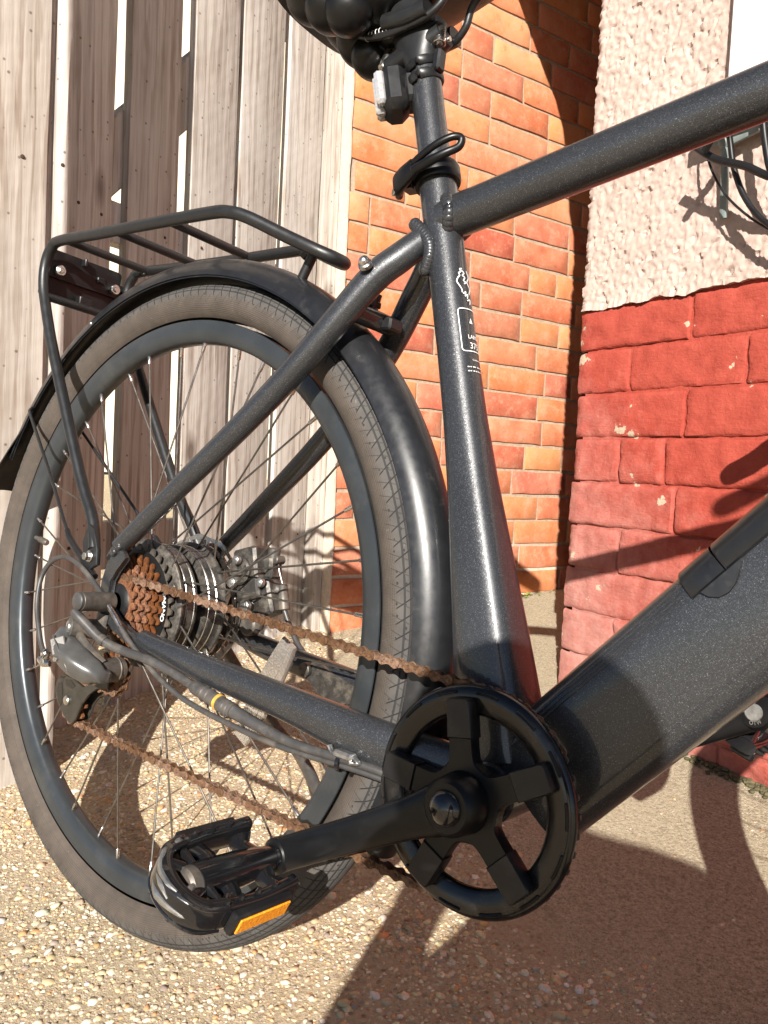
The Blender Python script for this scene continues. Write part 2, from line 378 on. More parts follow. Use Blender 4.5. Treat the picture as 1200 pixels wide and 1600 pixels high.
def box(mb, c, size, R=None, bev=.0, smooth=False):
    c = np.asarray(c, float); h = np.asarray(size, float) / 2; R = np.eye(3) if R is None else np.asarray(R, float).T
    if bev <= 0:
        V = np.array([[x, y, z] for x in (-1, 1) for y in (-1, 1) for z in (-1, 1)]) * h
        F = [(0, 1, 3, 2), (4, 6, 7, 5), (0, 4, 5, 1), (2, 3, 7, 6), (0, 2, 6, 4), (1, 5, 7, 3)]
        return mb.add(c + V @ R, F, smooth)
    b = min(bev, *(h * .98)); V = []; idx = {}
    for sx in (-1, 1):
        for sy in (-1, 1):
            for sz in (-1, 1):
                s_ = np.array([sx, sy, sz])
                for k in range(3):
                    p = s_ * (h - b); p[k] = s_[k] * h[k]; idx[(sx, sy, sz, k)] = len(V); V.append(p)
    F = []
    for k in range(3):
        o = [i for i in range(3) if i != k]
        for s0 in (-1, 1):
            q = []
            for (a_, b_) in ((-1, -1), (1, -1), (1, 1), (-1, 1)):
                s_ = [0, 0, 0]; s_[k] = s0; s_[o[0]] = a_; s_[o[1]] = b_; q.append(idx[(*s_, k)])
            F.append(tuple(q) if (s0 > 0) == (k != 1) else tuple(q[::-1]))
    for k in range(3):                      # edges along axis k
        o = [i for i in range(3) if i != k]
        for a_ in (-1, 1):
            for b_ in (-1, 1):
                q = []
                for (s0, kk) in ((-1, o[0]), (1, o[0]), (1, o[1]), (-1, o[1])):
                    s_ = [0, 0, 0]; s_[k] = s0; s_[o[0]] = a_; s_[o[1]] = b_; q.append(idx[(*s_, kk)])
                F.append(tuple(q))
    for sx in (-1, 1):
        for sy in (-1, 1):
            for sz in (-1, 1): F.append(tuple(idx[(sx, sy, sz, k)] for k in range(3)))
    return mb.add(c + np.array(V) @ R, F, smooth)

def prism(mb, pts, y0, y1, O=(0, 0, 0), X=(1, 0, 0), Z=(0, 0, 1), bev=0.0, smooth=False):
    """Extrude a convex-or-not 2D outline (X, Z axes) from y0 to y1 along X x Z order."""
    X = np.asarray(X, float); Z = np.asarray(Z, float); Y = np.cross(Z, X); O = np.asarray(O, float)
    P = np.asarray(pts, float); n = len(P); c = P.mean(0)
    def lay(q, y): return O + q[:, :1] * X + q[:, 1:] * Z + Y * y
    if bev:
        d = P - c; ln = np.linalg.norm(d, axis=1)[:, None]; In = P - d / ln * bev; s_ = 1 if y1 > y0 else -1
        L = [lay(In, y0), lay(P, y0 + s_ * bev), lay(P, y1 - s_ * bev), lay(In, y1)]
    else: L = [lay(P, y0), lay(P, y1)]
    V = np.concatenate(L); F = []
    for i in range(len(L) - 1):
        for j in range(n): k = (j + 1) % n; F.append((i * n + j, i * n + k, (i + 1) * n + k, (i + 1) * n + j))
    F.append(tuple(range(n))[::-1]); F.append(tuple(range((len(L) - 1) * n, len(L) * n)))
    return mb.add(V, F, smooth)

def plate_hole(mb, outer, inner, y0, y1, O=(0, 0, 0), X=(1, 0, 0), Z=(0, 0, 1), smooth=False):
    """Ring plate: outer and inner outlines with the same number of points."""
    X = np.asarray(X, float); Z = np.asarray(Z, float); Y = np.cross(Z, X); O = np.asarray(O, float)
    n = len(outer); V = []
    for (pl, y) in ((outer, y0), (outer, y1), (inner, y1), (inner, y0)):
        q = np.asarray(pl, float); V.append(O + q[:, :1] * X + q[:, 1:] * Z + Y * y)
    F = []
    for i in range(4):
        i2 = (i + 1) % 4
        for j in range(n): k = (j + 1) % n; F.append((i * n + j, i * n + k, i2 * n + k, i2 * n + j))
    return mb.add(np.concatenate(V), F, smooth)

def sphere(mb, c, r, seg=14, rings=8, sc3=(1, 1, 1)):
    pr = [(r * math.sin(math.pi * i / rings) + 1e-5, -r * math.cos(math.pi * i / rings)) for i in range(rings + 1)]
    t = MB(); lathe(t, pr, (0, 0, 0), (0, 0, 1), seg); v = t.v[0] * np.asarray(sc3) + np.asarray(c); return mb.add(v, t.f, True)

def link(name, me, parent=None):
    o = bpy.data.objects.new(name, me); COL.objects.link(o)
    if parent is not None: o.parent = parent
    return o
def tag(o, label, cat, group=None, kind=None):
    o['label'] = label; o['category'] = cat
    if group: o['group'] = group
    if kind: o['kind'] = kind
    return o
def empty(name, loc=(0, 0, 0), rot=None, parent=None):
    o = bpy.data.objects.new(name, None); COL.objects.link(o); o.empty_display_size = .05
    if rot is None: o.location = loc
    else: o.matrix_world = Matrix.Translation(Vector(loc)) @ Matrix(rot.tolist()).to_4x4()
    if parent is not None: o.parent = parent
    return o

# ------------------------------------------------------------------ places of the ground, fence and walls
H0 = cp[2]                                                     # camera height above the tyre's contact point
gn = WV([0, -.21, 1.0]); SX, SY = -gn[0] / gn[2], -gn[1] / gn[2]   # the drive slopes up towards the house
def gz(x, y):
    r = math.hypot(x, y); k = min(1.0, 3.4 / max(r, 1e-6)); return (SX * x + SY * y) * k

def wall_frame(P, xdir, h_base):
    """origin at P, x along the wall, z up, h_base = height of the frame's base relative to the camera."""
    X = WV(xdir); X[2] = 0; X /= np.linalg.norm(X); Z = np.array([0, 0, 1.]); Y = np.cross(Z, X)
    O = W(P).copy(); O[2] = H0 + h_base
    return O, np.column_stack([X, Y, Z])

J = np.array([-.655, .93, 0.])
FO, FR = wall_frame(J, [.105, -.75, 0], -.62)                  # fence, x runs towards the camera, +y is the near face
V1 = np.array([-0.95366, 0.300879, 0.002147]); V2 = np.array([0.287021, 0.951718, 0.108866])
BO, BR = wall_frame([-0.56298, 0.89996, 0.24101], V2, -.58)    # brick side wall of the porch, near face is -y
PO, PR = wall_frame([0.042784, 0.872610, 0.256857], -V1, -.62) # rendered house wall, near face is -y

FADE_DIR = -PR[:, 0] * 1.15 - np.array([0, 0, 1.]) * .95
FADE_OFF = float(-(FADE_DIR @ (PO + PR[:, 0] * .10 + np.array([0, 0, .74])))) + .55
ag = WV([.55, .83, 0]); ag[2] = 0; ag /= np.linalg.norm(ag)
AGG_DIR = ag * 1.0; AGG_OFF = .5 - float(ag @ W([.30, .34, -.29]))

MAT = dict(paint=paint_mat(), tyre=tyre_mat(), wood=wood_mat(), brick=brick_mat(), mortar=mortar_mat(), red=red_mat(),
           render=render_mat(), ground=ground_mat(), stone=attr_mat('mixed pebbles'),
           rust=rust_mat('rusted sprocket steel', (.050, .020, .010), (.150, .056, .022), (.25, .115, .050)),
           chain=rust_mat('rusty chain', (.050, .026, .015), (.140, .074, .040), (.22, .142, .095)),
           blacktrim=plain('satin black plastic', (.0085, .0085, .009), .38, spec=.38, var=.2, scale=40, dirt=(.10, .09, .08), dirt_amt=.22, bump=.04),
           fender=plain('satin black mudguard', (.0095, .010, .0115), .36, var=.15, scale=75, dirt=(.13, .12, .105), dirt_amt=.18, coat=.15, bump=.03),
           rack=plain('black powder coat', (.010, .0104, .011), .42, var=.15, scale=60, bump=.12),
           gloss=plain('glossy black resin', (.008, .008, .009), .16, var=.2, scale=50, coat=.4, dirt=(.55, .55, .54), dirt_amt=.0),
           crank=plain('satin black alloy', (.0045, .0046, .0050), .34, metal=.0, var=.25, scale=30, dirt=(.07, .066, .06), dirt_amt=.10, bump=.03, spec=.30),
           rim=plain('anodised dark rim', (.048, .054, .059), .34, metal=.5, var=.14, scale=22, dirt=(.14, .13, .115), dirt_amt=.35),
           steel=plain('zinc steel', (.58, .56, .53), .28, metal=1.0, var=.15, scale=90, dirt=(.25, .17, .11), dirt_amt=.4),
           spoke=plain('dull spoke steel', (.19, .175, .155), .34, metal=.9, var=.25, scale=90),
           hub=plain('dirty motor casting', (.055, .052, .048), .46, metal=.55, var=.35, scale=160, dirt=(.30, .26, .21), dirt_amt=.5, bump=.15),
           deral=plain('silver grey derailleur', (.115, .115, .113), .36, metal=.5, var=.15, scale=70, dirt=(.10, .085, .07), dirt_amt=.45),
           ddark=plain('dusty dark alloy', (.070, .064, .057), .48, metal=.25, var=.3, scale=120, dirt=(.20, .155, .115), dirt_amt=.5, bump=.08),
           cage=plain('olive black cage', (.042, .038, .030), .44, metal=.4, var=.2, scale=100, dirt=(.16, .12, .09), dirt_amt=.3),
           cable=plain('grey cable sheath', (.045, .043, .042), .42, var=.2, scale=60, dirt=(.17, .145, .12), dirt_amt=.4),
           alu=plain('worn aluminium', (.42, .42, .41), .36, metal=.9, var=.2, scale=140, dirt=(.12, .11, .10), dirt_amt=.5, bump=.15),
           white=plain('white print', (.74, .74, .72), .5, var=.05),
           saddle=plain('black saddle vinyl', (.0062, .006, .006), .36, spec=.32, var=.2, scale=60, bump=.12),
           upvc=plain('white window frame', (.80, .80, .78), .3, var=.03),
           pipe=plain('grey green painted metal', (.155, .185, .175), .5, var=.2, scale=60, dirt=(.30, .27, .22), dirt_amt=.3),
           orange=None, lens=None, clear=None)

def orange_mat():
    t = NT('orange reflector'); v = t.obj((1, 1, 1)); n = t.voro(v, 520); 
    t.base(t.ramp(n, [(.1, (.85, .24, .010)), (.6, (.95, .36, .02))])).pr(Roughness=.16, Coat_Weight=.8, Coat_Roughness=.05)
    t.bump(n, .5, .0008); return t.m
MAT['orange'] = orange_mat()
def lens_mat(name, col, tr, scale):
    t = NT(name); v = t.obj(); n = t.voro(v, scale)
    t.base(t.ramp(n, [(.1, tuple(c * .8 for c in col)), (.6, col)])).pr(Roughness=.2, Transmission_Weight=tr, IOR=1.45, Coat_Weight=.3)
    t.bump(n, .5, .0008); return t.m
MAT['lens'] = lens_mat('clear lamp lens', (.50, .50, .50), .4, 260)
MAT['clear'] = lens_mat('clear spoke reflector', (.27, .235, .20), .45, 420)
MAT['glass'] = lens_mat('window glass', (.75, .80, .80), .85, 1)

# ------------------------------------------------------------------ ground
def build_ground():
    def axis(c, fine, half):
        g = list(np.arange(c - half, c + half + 1e-6, fine)); s = fine
        lo, hi = g[0], g[-1]; a = []; b = []
        while hi < 70: s *= 1.5; hi += s; lo -= s; b.append(hi); a.append(lo)
        return np.array(a[::-1] + g + b)
    xs = axis(-.1, .02, 1.3); ys = axis(.5, .02, 1.5)
    V = []; 
    for y in ys:
        for x in xs:
            z = gz(x, y)
            if abs(x) < 2.5 and abs(y) < 3: z += .0005 * mn.noise((x * 9, y * 9, 0)) + .0004 * mn.noise((x * 31, y * 31, 3))
            V.append((x, y, z - .0021))
    nx = len(xs); F = [(j * nx + i, j * nx + i + 1, (j + 1) * nx + i + 1, (j + 1) * nx + i) for j in range(len(ys) - 1) for i in range(nx - 1)]
    me = bpy.data.meshes.new('ground'); me.from_pydata(V, [], F); me.polygons.foreach_set('use_smooth', [True] * len(F)); me.materials.append(MAT['ground'])
    o = link('ground', me); o['kind'] = 'structure'
build_ground()

def build_pebbles():
    """Loose and bedded stones of the exposed aggregate drive, one heap of real little stones."""
    phi = (1 + 5 ** .5) / 2
    ico = np.array([(-1, phi, 0), (1, phi, 0), (-1, -phi, 0), (1, -phi, 0), (0, -1, phi), (0, 1, phi), (0, -1, -phi), (0, 1, -phi), (phi, 0, -1), (phi, 0, 1), (-phi, 0, -1), (-phi, 0, 1)], float)
    ico /= np.linalg.norm(ico[0])
    tri = np.array([(0, 11, 5), (0, 5, 1), (0, 1, 7), (0, 7, 10), (0, 10, 11), (1, 5, 9), (5, 11, 4), (11, 10, 2), (10, 7, 6), (7, 1, 8), (3, 9, 4), (3, 4, 2), (3, 2, 6), (3, 6, 8), (3, 8, 9), (4, 9, 5), (2, 4, 11), (6, 2, 10), (8, 6, 7), (9, 8, 1)])
    pal = np.array([(.60, .49, .31), (.66, .57, .41), (.52, .38, .22), (.58, .33, .15), (.68, .61, .48), (.42, .33, .23), (.30, .25, .20), (.62, .46, .26), (.74, .69, .60), (.48, .41, .31), (.52, .24, .12)])
    pw = np.array([.22, .16, .14, .05, .10, .10, .06, .08, .03, .05, .01]); pw /= pw.sum()
    pts = []
    step = .0056
    for bx in np.arange(-.95, .75, step):
        for by in np.arange(-.45, 1.0, step):
            pts.append((bx, by))
    P = np.array(pts) + rng.uniform(-.5, .5, (len(pts), 2)) * step * 1.05
    d = .55 * (P[:, 0] - .30) + .83 * (P[:, 1] - .34); d /= math.hypot(.55, .83)
    nz = np.array([mn.noise((p[0] * 7, p[1] * 7, 5)) for p in P]) * .10
    keep = rng.uniform(0, 1, len(P)) < np.clip(.5 - (d + nz) / .07, .035, 1.0) * np.clip((1.05 - P[:, 1]) / .35, .06, 1)
    # nothing beyond what the picture can show of the drive
    keep &= ~((P[:, 0] > .45) & (P[:, 1] < .0))
    P = P[keep]; n = len(P)
    r = np.clip(rng.lognormal(math.log(.0023), .45, n), .0011, .0082); dd = (d + nz)[keep]; r = np.where(dd > .05, np.clip(r * .55, .0010, .0030), r)
    V = np.empty((n, 12, 3)); ang = rng.uniform(0, 6.283, n); el = rng.uniform(.75, 1.35, n); fl = rng.uniform(.34, .62, n)
    base = ico[None] * (1 + rng.uniform(-.22, .22, (n, 12, 1)))
    x = base[..., 0] * r[:, None] * el[:, None]; y = base[..., 1] * r[:, None] / el[:, None] ** .5; z = base[..., 2] * r[:, None] * fl[:, None]
    ca, sa = np.cos(ang)[:, None], np.sin(ang)[:, None]
    Wp = np.array([W((p[0], p[1], -.361 + .21 * p[1])) for p in P])
    gzz = np.array([gz(w[0], w[1]) for w in Wp])
    lift = rng.uniform(-.75, .02, n) * r * fl
    tx, ty = rng.normal(0, .18, n)[:, None], rng.normal(0, .18, n)[:, None]
    xr = x * ca - y * sa; yr = x * sa + y * ca
    V[..., 0] = Wp[:, :1] + xr; V[..., 1] = Wp[:, 1:2] + yr
    V[..., 2] = (gzz + lift - .0022)[:, None] + z + xr * (SX + tx) + yr * (SY + ty)
    F = (tri[None] + (np.arange(n) * 12)[:, None, None]).reshape(-1, 3)
    me = bpy.data.meshes.new('pebbles'); me.vertices.add(n * 12); me.vertices.foreach_set('co', V.reshape(-1))
    me.loops.add(len(F) * 3); me.loops.foreach_set('vertex_index', F.reshape(-1).astype(np.int32))
    me.polygons.add(len(F)); me.polygons.foreach_set('loop_start', np.arange(len(F), dtype=np.int32) * 3)
    me.polygons.foreach_set('use_smooth', np.ones(len(F), bool)); me.update(calc_edges=True)
    ci = rng.choice(len(pal), n, p=pw); col = pal[ci] * rng.uniform(.78, 1.15, (n, 1)) * rng.uniform(.94, 1.06, (n, 3))
    at = me.attributes.new('Col', 'FLOAT_COLOR', 'POINT')
    c4 = np.ones((n, 12, 4)); c4[..., :3] = np.clip(col, 0, .9)[:, None]
    at.data.foreach_set('color', c4.reshape(-1)); me.materials.append(MAT['stone'])
    # finer grit between the stones
    step = .0045; gx, gy = np.meshgrid(np.arange(-.9, .78, step), np.arange(-.42, .95, step)); P = np.column_stack([gx.ravel(), gy.ravel()]) + rng.uniform(-.5, .5, (gx.size, 2)) * step
    d = (.55 * (P[:, 0] - .30) + .83 * (P[:, 1] - .34)) / math.hypot(.55, .83)
    P = P[(rng.uniform(0, 1, len(P)) < np.clip(.55 - d / .12, .42, .85) * np.clip((.95 - P[:, 1]) / .4, 0, 1)) & ~((P[:, 0] > .5) & (P[:, 1] < 0))]; n = len(P)
    Wp = P @ np.array([M[:2, 0], M[:2, 1]]) + (M[:2] @ (-GC))[None] + (-.361 + .21 * P[:, 1:2]) * M[:2, 2][None]
    zz = SX * Wp[:, 0] + SY * Wp[:, 1]
    oc = np.array([(1, 0, 0), (0, 1, 0), (-1, 0, 0), (0, -1, 0), (0, 0, 1)], float); tr = np.array([(0, 1, 4), (1, 2, 4), (2, 3, 4), (3, 0, 4)])
    r = rng.uniform(.0009, .0019, n); a = rng.uniform(0, 6.28, n); ca, sa = np.cos(a)[:, None], np.sin(a)[:, None]
    o5 = oc[None] * rng.uniform(.7, 1.2, (n, 5, 1)); x = (o5[..., 0] * ca - o5[..., 1] * sa) * r[:, None]; y = (o5[..., 0] * sa + o5[..., 1] * ca) * r[:, None]
    V = np.stack([Wp[:, :1] + x, Wp[:, 1:] + y, zz[:, None] - .0030 + o5[..., 2] * r[:, None] * .9 + x * SX + y * SY], 2)
    F = (tr[None] + (np.arange(n) * 5)[:, None, None]).reshape(-1, 3)
    mg = bpy.data.meshes.new('grit'); mg.vertices.add(n * 5); mg.vertices.foreach_set('co', V.reshape(-1)); mg.loops.add(len(F) * 3); mg.loops.foreach_set('vertex_index', F.reshape(-1).astype(np.int32))
    mg.polygons.add(len(F)); mg.polygons.foreach_set('loop_start', np.arange(len(F), dtype=np.int32) * 3); mg.update(calc_edges=True)
    col = pal[rng.choice(len(pal), n, p=pw)] * rng.uniform(.7, 1.2, (n, 1)); c5 = np.ones((n, 5, 4)); c5[..., :3] = np.clip(col, 0, .9)[:, None]
    mg.attributes.new('Col', 'FLOAT_COLOR', 'POINT').data.foreach_set('color', c5.reshape(-1)); mg.materials.append(MAT['stone'])
    og = link('grit', mg); tag(og, 'fine sandy grit between the pebbles of the drive', 'grit', kind='stuff')
    o = link('pebbles', me); tag(o, 'small tan, cream and orange pebbles bedded in the drive under the bicycle', 'gravel', kind='stuff')
build_pebbles()

# ------------------------------------------------------------------ timber fence
def build_fence():
    t = empty('wooden_fence', FO, FR)
    t['kind'] = 'thing'; tag(t, 'weathered vertical-board timber fence with light gaps, standing behind the rear wheel', 'fence')
    zb = .62
    nb = MB(); lathe(nb, [(.00001, .0012), (.0026, .0008), (.0034, -.001)], seg=10); nail = nb.mesh('nail', plain('rusty nail head', (.07, .04, .026), .6, metal=.4))
    def board(s0, s1, dep, zlo, zhi, thick=.019, lean=0.0, warp=.002, seed=0, place=None, turn=0.0):
        n = 26; nx = 5; mb = MB(); V = []; r = random.Random(seed)
        ph = r.uniform(0, 9)
        zs = np.linspace(zlo, zhi, n)
        for k, z in enumerate(zs):
            off = lean * (z - zb) + warp * mn.noise((ph, z * 1.7, 1.3)); cup = .0015
            e0 = .0016 * mn.noise((ph + 4, z * 8, 2)); e1 = .0016 * mn.noise((ph + 8, z * 8, 2))
            for i in range(nx):
                q = i / (nx - 1); x = s0 + e0 + (s1 - s0 + e1 - e0) * q
                edge = .0025 if i in (0, nx - 1) else 0
                V.append((x + off, dep + cup * (1 - (2 * q - 1) ** 2) - edge + .0012 * mn.noise((ph, q * 3, z * 5)), z))
            for i in range(nx):
                q = 1 - i / (nx - 1); x = s0 + e0 + (s1 - s0 + e1 - e0) * q
                V.append((x + off, dep - thick, z))
        m = nx * 2; F = [(k * m + i, k * m + (i + 1) % m, (k + 1) * m + (i + 1) % m, (k + 1) * m + i) for k in range(n - 1) for i in range(m)]
        F = [f[::-1] for f in F]
        F.append(tuple(range(m))); F.append(tuple(range((n - 1) * m, n * m))[::-1])
        mb.add(V, F, False)
        c = np.array([(s0 + s1) / 2, dep, 0]); me = mb.mesh('board', MAT['wood'], c)
        o = link('board', me, t); o.location = c if place is None else place; o.rotation_euler = (0, 0, turn)
        for zn in (.45, 1.045, 1.85):
            for q in ((.25, .75) if s1 - s0 > .06 else (.5,)):
                nl = link('nail', nail, o); nl.location = ((q - .5) * (s1 - s0), .0016, zn + .012 * (q - .5))
        return o
    top = 2.15; lo = .07
    specs = [(.655, .752, 0), (.497, .620, 0), (.334, .460, 0.001), (.181, .3165, -.001), (.025, .158, 0), (-.010, .019, .001)]
    for k, (a, b, d) in enumerate(specs):
        zl = (.085 if k < 2 else .13 if k < 4 else .185)
        board(a, b, d, zl - .02 * (k % 2), top, thick=.021, warp=.003, seed=k + 4, lean=.0)
    ph = math.radians(20)                                        # next bay stands proud, its turn chosen to catch more sun
    for k, (a, b) in enumerate(((0, .0200), (.0295, .176), (.182, .332))):
        tc = (a + b) / 2; board(a, b, 0, .07, top, thick=.021, warp=.003, seed=k, place=(.8535 + tc * math.cos(ph), .137 - tc * math.sin(ph), 0), turn=-ph)
    mb = MB(); n = 30; V = []
    for i in range(n):
        z = -.96 + 1.92 * i / (n - 1)
        for j, (x, y) in enumerate(((.009, -.034), (.0085, .034), (-.009, .034), (-.009, -.034))): V.append((x + .0012 * mn.noise((z * 7, j, 3)), y + .0016 * mn.noise((z * 9, j, 8)), z))
    mb.add(V, [(4 * i + j, 4 * i + (j + 1) % 4, 4 * i + 4 + (j + 1) % 4, 4 * i + 4 + j) for i in range(n - 1) for j in range(4)] + [(3, 2, 1, 0), (4 * n - 4, 4 * n - 3, 4 * n - 2, 4 * n - 1)], False)
    o = link('board', mb.mesh('board', MAT['wood']), t); wp = BO + BR @ np.array([-.0335, .068, 1.13]); lp = FR.T @ (wp - FO); Rl = FR.T @ BR
    o.matrix_local = Matrix.Translation(Vector(lp)) @ Matrix(Rl.tolist()).to_4x4()
    def rail(s0, z0, s1, z1, wid, name='rail'):
        a = np.array([s0, -.019 - .0165, z0]); b = np.array([s1, -.019 - .0165, z1]); X = b - a; L_ = np.linalg.norm(X); X /= L_
        Y = np.array([0, 1., 0]); Z = np.cross(X, Y); mb = MB(); box(mb, (0, 0, 0), (L_, .033, wid), np.column_stack([X, Y, Z]), .003)
        o = link(name, mb.mesh(name, MAT['wood']), t); o.location = (a + b) / 2
    rail(-.05, .45, 1.2, .45, .09); rail(-.05, 1.045, 1.2, 1.045, .075); rail(-.05, 1.85, 1.2, 1.85, .09)
    rail(.86, .93, .0, 1.82, .10, 'brace')
    mb = MB(); box(mb, (.765, -.055, 1.05), (.075, .075, 2.1), bev=.004); link('post', mb.mesh('post', MAT['wood']), t)
build_fence()

# ------------------------------------------------------------------ brick side wall
def build_brick_wall():
    t = empty('brick_wall', BO, BR)
    t['kind'] = 'thing'; tag(t, 'orange red brick wall with pale mortar between the timber fence and the pink house wall', 'wall')
    hb = .58; ch = .0717; bh = .0629; k0 = -5; k1 = 27
    mb = MB(); box(mb, (.665, .064, (k0 * ch - .203 + hb + (k1 * ch - .203 + hb)) / 2), (1.36, .12, (k1 - k0) * ch + .05)); link('mortar_bed', mb.mesh('mortar_bed', MAT['mortar']), t)
    mb = MB(); V = []; n = 90; m_ = 7                            # rough pale rendering on the end of the wall, against the fence
    for i in range(n):
        z = .12 + i * (2.25 - .12) / (n - 1)
        for j, yy in enumerate((-.004, -.0045, 0, .02, .05, .09, .135)):
            V.append(((-.0175 if j == 0 else -.0225) + .0022 * mn.noise((z * 24, yy * 60, 0)) + .0012 * mn.noise((z * 70, yy * 90, 2)), yy + .0015 * mn.noise((z * 33, 1, 0)), z))
    F = [(m_ * i + j, m_ * (i + 1) + j, m_ * (i + 1) + j + 1, m_ * i + j + 1) for i in range(n - 1) for j in range(m_ - 1)]
    mb.add(V, F, True); link('end_render', mb.mesh('end_render', plain('pale lime render', (.55, .46, .37), .9, var=.15, scale=90, bump=.4)), t)
    lib = {}
    def brick_mesh(Lq, var):
        key = (Lq, var)
        if key in lib: return lib[key]
        m = MB(); Lm = Lq / 1000.; nx = max(3, int(Lm / .03)); nzz = 3; r = random.Random(Lq * 7 + var)
        xs = [0, .0016] + list(np.linspace(.0016, Lm - .0016, nx)[1:-1]) + [Lm - .0016, Lm]; zs = [0, .0016] + list(np.linspace(.0016, bh - .0016, nzz)[1:-1]) + [bh - .0016, bh]
        V = []
        for iz, z in enumerate(zs):
            for ix, x in enumerate(xs):
                e = (ix in (0, len(xs) - 1)) or (iz in (0, len(zs) - 1))
                y = (.0012 if e else 0) - .0012 * mn.noise((x * 30 + var * 5, z * 40, Lq)) ; jx = r.uniform(-.0012, .0012) if e else 0; jz = r.uniform(-.0012, .0012) if e else 0
                V.append((x - Lm / 2 + jx, y, z - bh / 2 + jz))
        w = len(xs); hN = len(zs); F = [(j * w + i, j * w + i + 1, (j + 1) * w + i + 1, (j + 1) * w + i) for j in range(hN - 1) for i in range(w - 1)]
        b = len(V); ring = [i for i in range(w)] + [j * w + w - 1 for j in range(1, hN)] + [(hN - 1) * w + i for i in range(w - 2, -1, -1)] + [j * w for j in range(hN - 2, 0, -1)]
        for i in ring: V.append((V[i][0], .03, V[i][2]))
        for q in range(len(ring)): q2 = (q + 1) % len(ring); F.append((ring[q2], ring[q], b + q, b + q2))
        m.add(V, F, False); me = m.mesh('brick', MAT['brick']); lib[key] = me; return me
    r = random.Random(5)
    for k in range(k0, k1):
        zc = k * ch - .203 + hb + .0055 + bh / 2; x = -.0170 + r.choice([0, .0, -.04, -.09]); first = True
        pat = r.choice([0, 1])
        while x < 1.25:
            q = r.random()
            Lq = 210 if (pat and q < .85) or q < .35 else 100 if q < .8 else 145
            pat = 1 - pat
            x0 = max(x, -.0170); Le = int(round((x + Lq / 1000. - x0) * 1000 / 5) * 5)
            if Le > 30:
                o = link('brick', brick_mesh(Le, r.randrange(2)), t); o.location = (x0 + Le / 2000., .0008 - r.uniform(0, .0018), zc + r.uniform(-.0012, .0012))
            x += Lq / 1000. + .0086
build_brick_wall()

